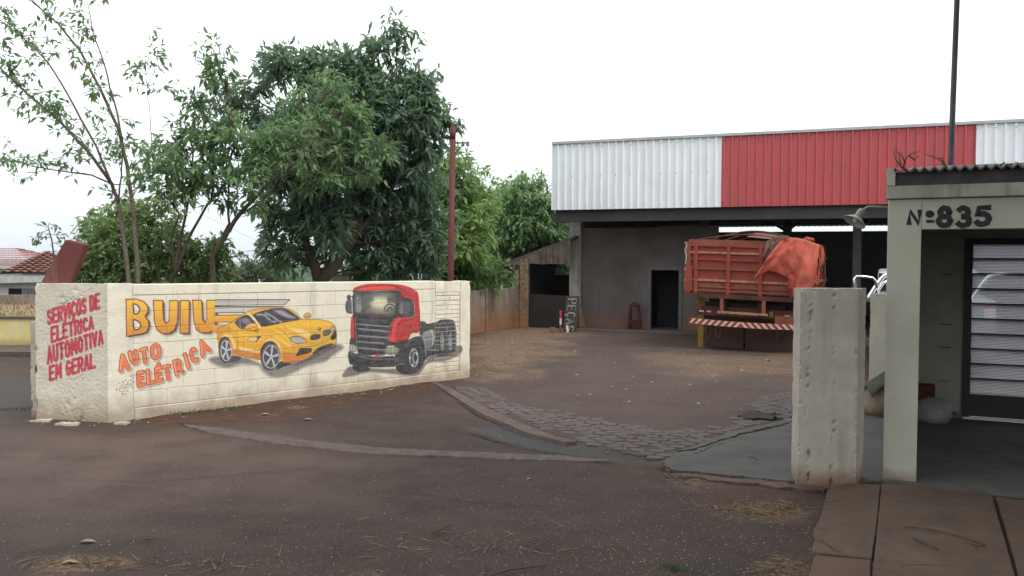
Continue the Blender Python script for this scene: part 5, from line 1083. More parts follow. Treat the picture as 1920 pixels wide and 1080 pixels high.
q = FG.w(FG.on(1745, 790, 2.95).x, 2.95); sw = MB().lathe((q.x, q.y, .02), [(.01, 0), (.17, .0), (.21, .07), (.20, .16), (.13, .23), (.04, .26), (.0, .262)], 18).build('white_sack', M('white_plastic_sack', (.27, .275, .28), (.2, .205, .21), 8, rough=.5, bump=.7, bscale=20, bdist=.02), None, True)
for v in sw.data.vertices: v.co += Vector((nz(v.co, 9), nz(v.co, 9, 4), nz(v.co, 9, 8))) * .025
tag(sw, 'tied white plastic sack on the porch floor behind the column', 'sack')
q3 = at(1772, 773, 9.0); kn = MB().grid([[(q.x + .16 + .05 * i, q.y - .1 + .03 * j, .14 - .02 * i + .03 * math.sin(i + j)) for i in range(4)] for j in range(4)]).build('sack_ear', sw.data.materials[0]); kn.parent = sw
qq = FG.w(FG.on(1736, 742, 3.15).x, 3.15); tag(bevel(MB().box(-.11, .09, -.07, .07, .02, .40).build('red_box', M('dull_red_box', (.10, .022, .02), (.07, .018, .016), 5)), .015), 'dull red box standing behind the white sack in the porch', 'box'); bpy.data.objects['red_box'].location = (qq.x, qq.y, 0); bpy.data.objects['red_box'].rotation_euler = (0, 0, math.radians(-25))

# ------------------------------------------------------------------ across the street, far left
m_tile = M('clay_tiles', (.22, .10, .075), (.13, .075, .06), 9, bump=.3, spec=.05)
def tiles(name, e0, e1, r1, r0, rows, cols, parent):
    mb = MB(); e0, e1, r0, r1 = map(Vector, (e0, e1, r0, r1)); n = (e1 - e0).cross(r0 - e0).normalized()
    for r in range(rows):
        P = []
        for s_, lift in ((r / rows, .05), ((r + 1.08) / rows, .0)):
            row = []
            for c_ in range(cols * 4 + 1):
                u = c_ / (cols * 4); p = (e0 + (e1 - e0) * u) * (1 - s_) + (r0 + (r1 - r0) * u) * s_
                row.append(p + n * (lift + .035 * abs(math.sin(c_ * PI / 4)) + .006 * math.sin(r * 5 + c_)))
            P.append(row)
        mb.grid(P)
    return mb.build(name, m_tile, parent, False, True)
m_white = M('limewash', (.60, .585, .55), (.5, .48, .45), 3, dirt=(.3, .2, .14), dirt_h=.4)
E0 = at(2, 512, 29.0); hz = E0.z; A0 = at(85, 472, 32.5)
hs = thing('white_house', 'low white house with a brown clay tile roof across the street', 'house', (E0.x, 29, -1.6))
xl, xr = E0.x, E0.x + 8; ridge_l = Vector((A0.x, 32.5, A0.z)); ridge_r = Vector((xr - 2, 32.5, A0.z))
tiles('roof', (xl, 28.9, hz), (xr, 28.9, hz), ridge_r, ridge_l, 11, 26, hs)
tiles('roof', (xl, 36, hz), (xl, 28.9, hz), ridge_l, ridge_l + Vector((0, .3, 0)), 11, 20, hs)
MB().box(xl + .5, xr - .5, 29.4, 35, -1.7, hz - .02).build('wall', m_white, hs, False, True)
MB().slab([(xl - 2.0, 28.95, hz - .42), (xr, 28.95, hz - .1), (xr, 28.95, hz - .02), (xl - 2.0, 28.95, hz - .1)], (0, .5, 0)).build('eaves_board', M('eaves_grey', (.45, .44, .43)), hs, False, True)
wz0 = at(40, 556, 29.3).z; wz1 = at(40, 541, 29.3).z; wx0, wx1 = at(14, 548, 29.3).x, at(72, 548, 29.3).x
MB().box(xl - 2, xl + .5, 29.4, 35, -1.7, hz - .35).build('side_wing', m_white, hs, False, True)
wn_ = MB().box(wx0, wx1, 29.36, 29.395, wz0, wz1).build('window', m_black_hole, hs, False, True)
for k in range(12):
    x = wx0 + (wx1 - wx0) * (.45 + .55 * k / 12); o = MB().box(x, x + .025, 29.33, 29.355, wz0, wz1).build('bar', m_galv, wn_)
h2 = thing('tiled_house', 'second house further back showing only its red clay tile roof', 'house', (at(0, 480, 38).x, 38, -1.6))
R0 = at(-60, 466, 40); R1 = at(30, 467, 40); e_l = at(-90, 500, 36.5); e_r = at(55, 497, 36.5); e_r.z = e_l.z; R1.z = R0.z
m_tile_old = m_tile; m_tile = M('redder_clay_tiles', (.30, .09, .07), (.20, .07, .055), 9, spec=.05)
tiles('roof', e_l, e_r, R1, R0, 10, 26, h2); tiles('roof', e_r, Vector((e_r.x, 43, e_r.z)), R1, R1, 10, 16, h2); m_tile = m_tile_old
MB().box(e_l.x + .3, e_r.x - .3, 37.2, 42.5, -1.7, e_l.z - .1).build('wall', m_white, h2, False, True)
gy = thing('grey_boundary_wall', 'weathered grey boundary wall below the white house', 'wall', (at(0, 565, 21.5).x, 21.5, 0))
MB().box(-22, at(130, 550, 21.5).x, 21.5, 21.65, -.2, at(30, 553, 21.5).z).build('wall_face', m_conc, gy, False, True)
yw = thing('yellow_wall', 'low yellow painted retaining wall across the street', 'wall', (-10, 16.15, 0))
zY = at(30, 598, 16.15).z
MB().box(-26, -7.4, 16.15, 16.4, -.1, zY).build('wall_face', M('yellow_limewash', (.60, .52, .26), (.52, .43, .17), 2.5, dirt=(.28, .17, .1), dirt_h=.22, speck=None, streak=(.5, .44, .28)), yw, False, True)
MB().box(-26, -7.4, 16.12, 16.42, zY + .002, zY + .045).build('wall_cap', m_kerb, yw, False, True)
tag(MB().grid([[(x, y, z + .06 * (nz((x, y, 0), 1.5))) for x in np.linspace(-28, -6.5, 40)] for y, z in ((16.38, zY + .02), (17.5, zY + .1), (19.2, .62), (21.55, .58))]).build('grass_bank', M('dry_bank', (.27, .18, .10), (.14, .12, .055), 3, bump=.6, bscale=20, bdist=.05), None, True), kind='structure')
tag(MB().box(-26, -6.8, 15.0, 16.14, -.05, .06).build('far_sidewalk', m_kerb), kind='structure')
tag(MB().box(-26, -6.6, 14.82, 14.995, -.05, .075).build('far_kerb', m_gutter), kind='structure')
# dry grass on the bank
def blades(name, mat, pts, hmin, hmax, lab, w=.008, cat='grass'):
    V = []; F = []
    for (x, y, z) in pts:
        h = random.uniform(hmin, hmax); a_ = random.uniform(0, 2 * PI); l = random.uniform(.1, .6) * h; dx, dy = math.cos(a_), math.sin(a_)
        b = len(V); V += [(x - dy * w, y + dx * w, z), (x + dy * w, y - dx * w, z), (x + dx * l * .4 + dy * w * .7, y + dy * l * .4 - dx * w * .7, z + h * .6), (x + dx * l * .4 - dy * w * .7, y + dy * l * .4 + dx * w * .7, z + h * .6), (x + dx * l, y + dy * l, z + h)]
        F += [(b, b + 1, b + 2, b + 3), (b + 3, b + 2, b + 4)]
    me = bpy.data.meshes.new(name); me.from_pydata(V, [], F); me.materials.append(mat); return tag(put(name, me), lab, cat, kind='stuff')
m_straw = M('dry_grass', (.27, .19, .105), (.15, .105, .055), 20)
pts = [(random.uniform(-15, -7), y := random.uniform(16.45, 20.5), zY + .03 + max(0, (y - 17.3)) * .06) for _ in range(2200)]
blades('dry_grass', m_straw, pts, .03, .12, 'dry straw coloured grass on the bank above the yellow wall', .012)
# ------------------------------------------------------------------ trees and shrubs
def leaf_mat(name, dark, mid, light, trans=.35):
    t = NT(name); a = t.attr('tint'); r = t.n.new('ShaderNodeValToRGB'); e = r.color_ramp.elements
    e[0].position = .0; e[0].color = c4(dark); e[1].position = 1; e[1].color = c4(light); x = e.new(.55); x.color = c4(mid); t.l.new(a.outputs['Fac'], r.inputs[0])
    t.l.new(r.outputs[0], t.b.inputs['Base Color']); t.b.inputs['Roughness'].default_value = .55; t.b.inputs['Specular IOR Level'].default_value = .3
    tr = t.n.new('ShaderNodeBsdfTranslucent'); mxr = t.mix(.5, r.outputs[0], (.20, .31, .10)); t.l.new(mxr, tr.inputs[0])
    ms = t.n.new('ShaderNodeMixShader'); ms.inputs[0].default_value = trans; t.l.new(t.b.outputs[0], ms.inputs[1]); t.l.new(tr.outputs[0], ms.inputs[2]); t.l.new(ms.outputs[0], t.n['Material Output'].inputs[0]); return t.m
def leaves(C, D, n, L, W, droop, seed, tint0=.5, spread=.9, jl=.35):
    """n leaves round each cluster point C with twig direction D; a folded blade of two quads each"""
    rg = np.random.default_rng(seed); N = len(C); C = np.repeat(C, n, 0); D = np.repeat(D, n, 0); m = N * n
    d = D * .55 + rg.normal(0, spread, (m, 3)); d[:, 2] -= droop * (.6 + .8 * rg.random(m)); d /= np.linalg.norm(d, axis=1)[:, None] + 1e-9
    up = rg.normal(0, .45, (m, 3)) + np.array([0, 0, 1.0]); s = np.cross(d, up); s /= np.linalg.norm(s, axis=1)[:, None] + 1e-9; nn = np.cross(s, d)
    l = (L * (1 - jl + 2 * jl * rg.random(m)))[:, None]; w = l * (W / L) * (.8 + .4 * rg.random(m))[:, None]
    b = C + d * l * .12 + rg.normal(0, L * .18, (m, 3)); mid = b + d * l * .5 - nn * w * .12; tip = b + d * l + np.array([0, 0, -.12]) * l
    V = np.stack([b, mid, tip, b + d * l * .42 + s * w * .5 + nn * w * .1, b + d * l * .42 - s * w * .5 + nn * w * .1], 1).reshape(-1, 3)
    k = np.arange(m)[:, None] * 5; F = np.concatenate([k + np.array([[0, 1, 2, 3]]), k + np.array([[0, 4, 2, 1]])], 0)
    cl = np.repeat(rg.normal(0, .14, N), n); ti = np.clip(tint0 + cl + rg.normal(0, .13, m), 0, 1); return V, F, np.repeat(ti, 5)
def crown(name, parts, mat, parent):
    Vs, Fs, Ts = [], [], []; o = 0
    for V, F, T in parts: Vs.append(V); Fs.append(F + o); Ts.append(T); o += len(V)
    return put(name, np_mesh(name, np.concatenate(Vs), np.concatenate(Fs), mat, {'tint': np.concatenate(Ts)}), parent, True)
def bez(a, b, c, n=7): return [a * ((1 - i / n) ** 2) + b * (2 * (1 - i / n) * i / n) + c * ((i / n) ** 2) for i in range(n + 1)]
def lobed_tree(name, label, Y, trunk, lobes, lm, L, W, n_leaf, dens, seed, droop=.5, bark=None, rt=.12, group=None, limb=True, depth=.9, fill=.55, cat='tree', tint=.5, base_z=-.1, sub=.28, jl=.35):
    """trunk: list of polylines of picture points (with start radius); lobes: (px, py, rx, ry[, dY][, tint]) masses of leaves at depth Y"""
    rg = np.random.default_rng(seed); rd = random.Random(seed); k = Y / FPX
    tb = at(*trunk[0][0][0], Y); o = thing(name, label, cat, (tb.x, Y, base_z), 0, group); tm = MB(); ends = []
    for pts, r0, r1 in trunk:
        P = [at(p[0], p[1], Y + (p[2] if len(p) > 2 else 0)) for p in pts]
        if pts[0] == trunk[0][0][0]: P = [Vector((P[0].x, P[0].y, base_z))] + P
        sm = []
        for i in range(len(P) - 1):
            a_, b_ = P[i], P[i + 1]
            for j in range(4): q = a_.lerp(b_, j / 4); sm.append(q + Vector((nz(q, 2.1, 1), nz(q, 2.1, 7), nz(q, 2.1, 13) * .4)) * .05)
        sm.append(P[-1]); tm.tube(sm, [r0 + (r1 - r0) * i / (len(sm) - 1) for i in range(len(sm))], 9); ends += sm[len(sm) // 3:]
    tm.build('trunk', bark or m_bark, o, True, True); bm_ = MB(); parts = []; nb = 0
    for lb in lobes:
        px, py, rx, ry = lb[:4]; dY = lb[4] if len(lb) > 4 else rd.uniform(-.5, .5) * depth; tn = lb[5] if len(lb) > 5 else tint; dn = lb[6] if len(lb) > 6 else 1.0
        c = at(px, py, Y + dY); R = Vector((rx * k, (rx + ry) * .5 * k * .85, ry * k))
        ns = max(3, int(dens * dn * rx * ry * k * k / (sub * sub))); subs = []
        for _ in range(ns):
            v = Vector(rg.normal(0, 1, 3)); v.normalize(); v *= (fill + (1 - fill) * rd.random()); subs.append(c + Vector((v.x * R.x, v.y * R.y, v.z * R.z)))
        if limb:
            e = min(ends, key=lambda q: (q - c).length + (0 if q.z < c.z else .6)); mid = e.lerp(c, .5) + Vector((rd.uniform(-.1, .1), rd.uniform(-.1, .1), rd.uniform(.0, .2))); L1 = bez(e, mid, c); bm_.tube(L1, [.028 * (rt / .12) * (1 - i / 9) for i in range(len(L1))], 6)
            for s_ in subs[:: max(1, len(subs) // 9)]:
                bm_.tube(bez(c.lerp(e, .25), c.lerp(s_, .45) + Vector((0, 0, .06)), s_, 4), [.010, .008, .006, .004, .003], 5)
        S_ = np.array([tuple(s) for s in subs]); m = 5; Cc = np.repeat(S_, m, 0) + rg.normal(0, sub * .36, (len(S_) * m, 3)); D = Cc - np.array(tuple(c)); D /= np.linalg.norm(D, axis=1)[:, None] + 1e-9
        parts.append(leaves(Cc, D, n_leaf, L, W, droop, seed * 31 + nb, tn, .85, jl)); nb += 1
    if bm_.v: tag(bm_.build('branches', bark or m_bark, o, True, True), kind='stuff')
    crown('crown', parts, lm, o); return o
lm_dark = leaf_mat('dark_leaves', (0.099, 0.1562, 0.1188), (0.1672, 0.2552, 0.1738), (0.253, 0.352, 0.209), .5)
lm_mid = leaf_mat('mid_green_leaves', (0.1026, 0.1674, 0.0918), (0.1858, 0.2916, 0.1458), (0.2916, 0.4104, 0.1944), .5)
lm_right = leaf_mat('fresh_leaves', (0.0952, 0.1568, 0.0784), (0.1848, 0.3024, 0.14), (0.2912, 0.4256, 0.1904), .5)
lm_light = leaf_mat('light_green_leaves', (.085, .145, .06), (.19, .30, .11), (.32, .44, .15), .5)
lm_shrub = leaf_mat('shrub_leaves', (.085, .135, .06), (.19, .28, .105), (.34, .44, .19), .5)
# far right trees first, then the light tree, the big dark tree, the stems at left
lobed_tree('leafy_tree', 'rounded green tree standing behind the wooden shed', 27.5, [([(985, 560), (985, 470), (975, 420)], .16, .05)],
    [(945, 375, 36, 32), (975, 372, 38, 34), (1008, 395, 40, 34), (955, 420, 60, 40), (1015, 430, 50, 42), (1050, 430, 26, 40), (1040, 400, 24, 20), (940, 470, 50, 36), (1000, 475, 60, 36, .5, .34), (960, 510, 60, 32, .4, .25), (1025, 500, 50, 34, .6, .25), (1060, 460, 30, 40), (980, 350, 36, 22), (1030, 380, 34, 26), (920, 440, 40, 50, 1.0), (1045, 490, 30, 40, .5, .3), (900, 500, 40, 40, 1, .4), (925, 395, 36, 36, 1.5), (915, 360, 26, 30, 2), (985, 440, 60, 50, .8)], lm_right, .20, .075, 7, 10.0, 11, .45, depth=1.5, tint=.62, sub=.42)
lobed_tree('light_green_tree', 'fresh green tree behind the red pole and right of the dark tree', 20.5, [([(800, 560), (800, 470), (815, 380)], .12, .04), ([(800, 480), (850, 420), (870, 380)], .07, .03)],
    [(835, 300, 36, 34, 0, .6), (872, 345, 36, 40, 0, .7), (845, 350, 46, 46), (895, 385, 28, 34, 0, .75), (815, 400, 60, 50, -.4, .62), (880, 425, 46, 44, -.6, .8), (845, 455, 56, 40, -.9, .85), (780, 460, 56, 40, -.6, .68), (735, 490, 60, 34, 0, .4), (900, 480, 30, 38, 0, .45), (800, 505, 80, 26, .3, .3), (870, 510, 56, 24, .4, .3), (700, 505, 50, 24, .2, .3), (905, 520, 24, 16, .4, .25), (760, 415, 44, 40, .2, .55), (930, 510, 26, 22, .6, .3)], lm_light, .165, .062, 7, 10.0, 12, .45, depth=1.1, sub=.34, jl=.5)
lobed_tree('dark_tree', 'big dark tree with a forked trunk rising behind the mural wall', 16.0,
    [([(590, 560), (597, 525), (585, 490), (578, 465), (570, 420), (560, 350)], .15, .04), ([(597, 528), (632, 490), (655, 458), (672, 420), (680, 360), (690, 290)], .13, .04), ([(672, 425), (640, 380), (610, 330), (590, 260)], .07, .025), ([(655, 456), (700, 400), (735, 330), (745, 240)], .07, .025)],
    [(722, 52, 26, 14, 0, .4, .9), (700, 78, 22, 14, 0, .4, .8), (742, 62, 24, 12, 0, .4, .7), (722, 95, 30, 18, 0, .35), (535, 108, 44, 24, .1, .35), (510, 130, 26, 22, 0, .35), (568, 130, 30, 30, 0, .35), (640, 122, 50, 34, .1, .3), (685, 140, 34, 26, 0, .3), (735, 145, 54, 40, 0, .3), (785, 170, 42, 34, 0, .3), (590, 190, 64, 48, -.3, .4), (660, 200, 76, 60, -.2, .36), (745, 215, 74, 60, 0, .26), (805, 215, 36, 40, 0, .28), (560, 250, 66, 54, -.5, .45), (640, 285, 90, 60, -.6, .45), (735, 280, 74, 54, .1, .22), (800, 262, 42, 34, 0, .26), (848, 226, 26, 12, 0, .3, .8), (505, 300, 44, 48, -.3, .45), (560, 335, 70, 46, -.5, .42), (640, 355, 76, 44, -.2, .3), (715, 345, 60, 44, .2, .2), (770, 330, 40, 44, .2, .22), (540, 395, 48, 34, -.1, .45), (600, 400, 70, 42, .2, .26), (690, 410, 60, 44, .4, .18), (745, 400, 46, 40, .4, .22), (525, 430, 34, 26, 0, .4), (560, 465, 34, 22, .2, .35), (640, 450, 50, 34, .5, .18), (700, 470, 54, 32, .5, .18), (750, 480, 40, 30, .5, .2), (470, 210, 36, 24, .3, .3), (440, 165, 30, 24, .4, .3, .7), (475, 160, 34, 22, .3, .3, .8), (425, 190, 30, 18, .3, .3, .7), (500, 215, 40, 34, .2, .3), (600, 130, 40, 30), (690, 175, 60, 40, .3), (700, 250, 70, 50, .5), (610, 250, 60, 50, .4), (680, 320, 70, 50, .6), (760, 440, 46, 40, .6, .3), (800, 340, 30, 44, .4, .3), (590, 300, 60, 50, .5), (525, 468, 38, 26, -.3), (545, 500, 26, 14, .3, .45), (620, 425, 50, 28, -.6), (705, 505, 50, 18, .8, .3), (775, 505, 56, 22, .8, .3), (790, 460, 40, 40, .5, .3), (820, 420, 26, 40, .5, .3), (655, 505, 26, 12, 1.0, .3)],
    lm_dark, .17, .055, 7, 7.5, 13, .6, depth=1.0, sub=.26, jl=.5)
lobed_tree('leaning_tree', 'slender many-stemmed tree with drooping leaves in front of the dark tree', 13.2,
    [([(398, 560), (400, 480), (440, 415), (500, 345), (560, 300)], .055, .02), ([(326, 560), (330, 520), (338, 450), (350, 380), (362, 290)], .035, .012), ([(330, 520), (352, 450), (395, 370), (408, 270)], .03, .01), ([(332, 515), (322, 440), (335, 400)], .018, .008), ([(400, 480), (430, 420), (425, 340), (440, 260)], .025, .01), ([(440, 412), (480, 385), (520, 400)], .018, .008)],
    [(300, 295, 34, 20, 0, .45), (330, 265, 34, 26), (365, 245, 36, 30), (385, 215, 30, 26), (400, 270, 44, 34), (350, 300, 46, 34), (305, 325, 34, 22), (340, 345, 46, 26, 0, .42), (395, 325, 48, 36), (445, 290, 40, 40), (440, 245, 34, 30), (475, 330, 36, 40), (400, 370, 36, 20, 0, .4), (495, 275, 44, 40, .2), (540, 290, 46, 34, .2), (470, 380, 24, 22, 0, .5), (385, 125, 22, 22, 0, .4, .55), (410, 100, 22, 16, 0, .4, .45), (420, 145, 22, 16, 0, .4, .5), (392, 150, 20, 16, 0, .4, .5), (355, 180, 20, 14, 0, .4, .45), (560, 250, 34, 30, .3, .45), (300, 360, 20, 16, 0, .45), (575, 190, 36, 34, 1.2, .6), (615, 160, 36, 30, 1.4, .55), (640, 205, 44, 36, 1.3, .65), (585, 240, 44, 36, 1.0, .6), (670, 235, 40, 30, 1.4, .6), (640, 285, 50, 34, 1.1, .55), (700, 285, 36, 26, 1.4, .5), (560, 285, 40, 30, .8, .6), (610, 335, 46, 26, 1.0, .5), (680, 330, 40, 20, 1.3, .45)],
    lm_mid, .125, .046, 7, 4.6, 14, .6, bark=m_bark, rt=.06, depth=.7, tint=.45, sub=.22, jl=.5)
# sparse slender tree, far left: stems and twigs with thin leaves
def sparse_tree():
    Y = 12.0; rd = random.Random(5); o = thing('sparse_tree', 'tall sparse tree with thin bare stems fanning out to the left', 'tree', (at(245, 560, Y).x, Y, -.1)); tm = MB()
    st = [([(243, 640), (240, 520), (232, 440), (222, 380), (210, 345), (170, 290), (110, 225), (50, 175), (0, 128), (-40, 95)], .036), ([(212, 350), (180, 275), (140, 200), (100, 130), (60, 85), (10, 45), (-30, 30)], .018), ([(262, 640), (258, 500), (250, 400), (238, 310), (222, 240), (190, 170), (150, 95), (110, 45), (60, 2)], .036), ([(230, 265), (215, 190), (195, 120), (175, 60), (165, 10)], .016), ([(210, 345), (170, 328), (110, 320), (60, 312), (25, 300)], .014), ([(205, 340), (150, 260), (95, 215), (60, 180)], .012), ([(285, 275), (280, 200), (272, 140), (280, 100)], .006), ([(222, 380), (228, 330), (228, 285), (232, 270)], .014), ([(250, 400), (300, 370), (340, 380)], .008), ([(245, 360), (285, 330), (290, 270)], .009)]
    C = []; D = []
    for pts, r in st:
        dy = rd.uniform(-.5, .5); P = [at(x, y, Y + dy * i / len(pts)) for i, (x, y) in enumerate(pts)]; sm = []
        for i in range(len(P) - 1):
            for j in range(3): sm.append(P[i].lerp(P[i + 1], j / 3) + Vector((nz(P[i] * (1 + j), 3), nz(P[i], 4, j), 0)) * .02)
        sm.append(P[-1]); n = len(sm); tm.tube(sm, [r * (1 - .72 * i / n) for i in range(n)], 7)
        for i in range(n // 4, n):
            for q in range(1 if i < n * .5 else 3):
                if rd.random() < .22: continue
                d = Vector((rd.uniform(-1, .7), rd.uniform(-.8, .8), rd.uniform(-.25, .8))).normalized(); l = rd.uniform(.15, .5); a_ = sm[i]; e = a_ + d * l
                tm.tube([a_, a_ + d * l * .5 + Vector((0, 0, .03)), e], [.0055, .004, .002], 4)
                for t_ in ((.55, .8, 1.0) if i > n * .3 else (1.0,)): C.append(tuple(a_.lerp(e, t_))); D.append(tuple(d))
    tm.build('stems', m_bark_pale, o, True, True); parts = [leaves(np.array(C), np.array(D), 4, .105, .042, .45, 77, .5, .8, .4)]; crown('crown', parts, lm_mid, o)
sparse_tree()
lobed_tree('leafy_shrub', 'broad bushy light green shrub behind the left half of the mural wall', 14.2, [([(250, 560), (250, 480)], .05, .02), ([(250, 560), (330, 480)], .04, .02)],
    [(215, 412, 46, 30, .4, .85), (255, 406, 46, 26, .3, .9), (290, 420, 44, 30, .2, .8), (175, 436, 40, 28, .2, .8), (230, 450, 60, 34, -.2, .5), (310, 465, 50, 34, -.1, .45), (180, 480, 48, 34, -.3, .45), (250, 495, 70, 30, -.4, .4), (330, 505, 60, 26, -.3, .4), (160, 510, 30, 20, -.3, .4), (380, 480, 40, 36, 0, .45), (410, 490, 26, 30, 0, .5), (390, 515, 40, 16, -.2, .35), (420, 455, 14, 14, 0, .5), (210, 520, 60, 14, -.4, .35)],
    lm_shrub, .09, .048, 6, 11.0, 15, .35, rt=.05, depth=.6, sub=.2, cat='shrub', jl=.5)
lobed_tree('grey_bush', 'dull grey green bush on the slope left of the forked trunk', 30, [([(480, 560), (480, 510)], .1, .05)],
    [(460, 505, 30, 18), (485, 500, 30, 16), (505, 512, 24, 14), (440, 518, 26, 14), (480, 522, 40, 14), (520, 522, 14, 10), (450, 530, 30, 8), (490, 531, 34, 8), (515, 530, 20, 7)], leaf_mat('dull_leaves', (.02, .028, .018), (.042, .055, .032), (.08, .09, .05)), .16, .05, 6, 7, 16, .3, depth=1, sub=.32, base_z=-.6, cat='bush')
# street tree standing on the pavement beside the viewer, out of the picture to the right: its twigs litter the ground
st_ = thing('street_tree', 'spreading street tree on the pavement right of the viewer', 'tree', (5.2, 1.2, 0)); mb = MB(); mb.tube([(5.2, 1.2, -.1), (5.15, 1.2, 1.5), (5.0, 1.3, 3.2), (4.8, 1.3, 5)], [.2, .17, .14, .08], 10)
rg_ = np.random.default_rng(4); C = []
for k in range(160):
    a_ = k * 2.4; r_ = 4.8 * math.sqrt((k + .5) / 160); c_ = Vector((4.0 + r_ * math.cos(a_), 1.2 + r_ * math.sin(a_), 5.2 + 1.1 * math.cos(r_ / 4.8 * 1.5) + random.uniform(-.3, .5)))
    mb.tube(bez(Vector((5.0, 1.3, 3.0)), Vector((4.8 + (c_.x - 4.8) * .4, 1.3 + (c_.y - 1.3) * .4, 4.4)), c_, 5), [.05, .04, .03, .02, .012, .006], 5)
    C.append(np.array(tuple(c_)) + rg_.normal(0, .42, (30, 3)))
mb.build('trunk', m_bark, st_, True, True); C = np.concatenate(C); crown('crown', [leaves(C, np.zeros_like(C) + np.array([0, 0, .3]), 5, .22, .10, .4, 9, .45, .9)], lm_mid, st_)
# small seedling over the leaning slab
sd_ = thing('seedling', 'small seedling with opposite leaves above the leaning red slab', 'plant', (at(100, 540, 9.9).x, 9.9, -.05)); C = []; D = []; mb = MB()
P = [at(x, y, 9.9) for x, y in ((108, 700), (104, 500), (97, 450), (90, 425), (93, 417))]; mb.tube(P, [.012, .01, .008, .005, .003], 6)
for (x, y, ex, ey) in ((92, 430, 72, 440), (91, 426, 78, 424), (93, 420, 108, 424), (96, 445, 62, 446), (95, 440, 114, 440), (98, 455, 112, 458), (94, 436, 70, 455)):
    a_, e = at(x, y, 9.9), at(ex, ey, 9.85 + random.uniform(-.1, .1)); mb.tube([a_, e], [.004, .002], 4)
    for t_ in (.35, .6, .85, 1): C.append(tuple(a_.lerp(e, t_))); D.append(tuple((e - a_).normalized()))
mb.build('stem', m_bark, sd_, True, True); crown('leaf_cluster', [leaves(np.array(C), np.array(D), 2, .085, .038, .1, 3, .3, .5)], lm_dark, sd_)
# low weeds behind the wall, visible between wall end and fence
lobed_tree('scrub_bush', 'grey green scrub showing over the fence beside the wall end', 24.5, [([(895, 580), (900, 545)], .04, .02)], [(890, 535, 22, 12), (915, 538, 26, 10), (950, 536, 22, 10), (900, 548, 34, 10)], leaf_mat('scrub_leaves', (.05, .06, .035), (.10, .12, .07), (.16, .17, .1)), .14, .05, 6, 6, 18, .2, depth=.6, sub=.25, cat='bush', limb=False)
# dry palm between shrub and grey bush
pm = thing('young_palm', 'young palm with yellowing drooping fronds left of the grey bush', 'palm', (at(428, 560, 18).x, 18, -.1)); mb = MB(); mb.tube([(pm.location.x, 18, -.1), at(425, 530, 18), at(424, 516, 18)], [.08, .07, .05], 8); mb.build('trunk', m_bark_pale, pm, True, True)
m_frond = M('yellow_frond', (.30, .22, .07), (.20, .19, .07), 6)
for i, (ex, ey) in enumerate(((448, 506), (452, 520), (444, 500), (405, 515), (408, 532), (440, 532), (414, 503))):
    a_ = at(424, 514, 18); e = at(ex, ey, 18 + random.uniform(-.25, .25)); mid = a_.lerp(e, .5) + Vector((0, 0, .10)); P = bez(a_, mid, e, 9); mb = MB(); mb.tube(P, .006, 4)
    for j, q in enumerate(P[1:]):
        for s_ in (-1, 1):
            d = (e - a_).normalized(); sd2 = Vector((0, s_, -.5)) * .10 + d * .05; b_ = q + sd2; mb.add([q, q + d * .012, b_ + Vector((0, 0, -.03)), b_ - d * .004], [(0, 1, 2, 3)])
    mb.build('frond', m_frond, pm, False, True)
# far tree belts in the valley
belt = []; rd = random.Random(9); Cb = []
for _ in range(2600):
    y = rd.choice((rd.uniform(150, 300), rd.uniform(300, 700))); x = (rd.uniform(430, 640) - 960) / FPX * y; z = float(terrain_z(np.array(x), np.array(y)))
    if nz((x, y, 0), .012) < -.02: continue
    Cb.append((x, y, z + rd.uniform(1, 4)))
Cb = np.array(Cb); V, F, T = leaves(Cb, np.zeros_like(Cb) + np.array([0, 0, 1.0]), 8, 3.2, 2.2, .1, 5, .35, 1.0)
tag(put('distant_woods', np_mesh('distant_woods', V, F, lm_dark, {'tint': T})), 'distant hazy tree belts across the valley', 'woods', kind='stuff')
for i, (px, py, Y, w, h, lab) in enumerate(((548, 527, 210, 5.0, 1.6, 'long pale shed roof in the valley just over the wall'), (556, 510, 620, 1.6, 6.5, 'tiny white tower far off in the valley, left of its pair'), (563, 511, 620, 1.4, 5.0, 'tiny white tower far off in the valley, right of its pair'), (580, 512, 700, 12, 2.2, 'low white building far off in the valley right of the towers'))):
    q = at(px, py, Y); b = thing('distant_building', lab, 'building', (q.x, Y, q.z - h * 1.3), 0); MB().box(-w / 2, w / 2, 0, 5, 0, h * 1.3).build('wall', m_white, b); MB().slab([(-w * .55, -.2, h * 1.3), (w * .55, -.2, h * 1.3), (0, -.2, h * 1.3 + w * .12)], (0, 5.4, 0)).build('roof', m_galv, b)

# ------------------------------------------------------------------ things along the top of the wall, red pole, wires
pp = at(846, 540, 13.2); pl_ = thing('red_pole', 'dark red metal pole with insulator bracket behind the right end of the mural wall', 'pole', (pp.x, pp.y, 0))
MB().tube([(pp.x - .02, pp.y, -.05), at(845, 527, 13.2), at(849, 262, 13.2)], [.052, .05, .046], 12).build('shaft', m_red_post, pl_, True, True)
MB().tube([at(849, 262, 13.2), at(849.5, 238, 13.2)], [.045, .043], 12).build('cap', m_red_post, pl_, True, True)
mb = MB(); mb.tube([at(850, 268, 13.2), at(876, 268, 13.15)], .012, 6); mb.tube([at(851, 290, 13.2), at(870, 270, 13.15)], .009, 6); mb.build('bracket', m_steel_dark, pl_, False, True)
for px in (868, 877): MB().lathe(at(px, 274, 13.15), [(.0, 0), (.022, .0), (.03, .02), (.018, .035), (.03, .05), (.02, .07), (0, .08)], 10).build('insulator', M('insulator', (.2, .14, .12)), pl_, True, True)
q = [at(x, y, 13.12) for x, y in ((877, 276), (874, 300), (868, 340), (865, 380), (866, 400))]; tag(MB().tube(q, .006, 5).build('loose_wire', m_steel_dark, None, True), 'loose dark wire dangling from the red pole bracket', 'wire')
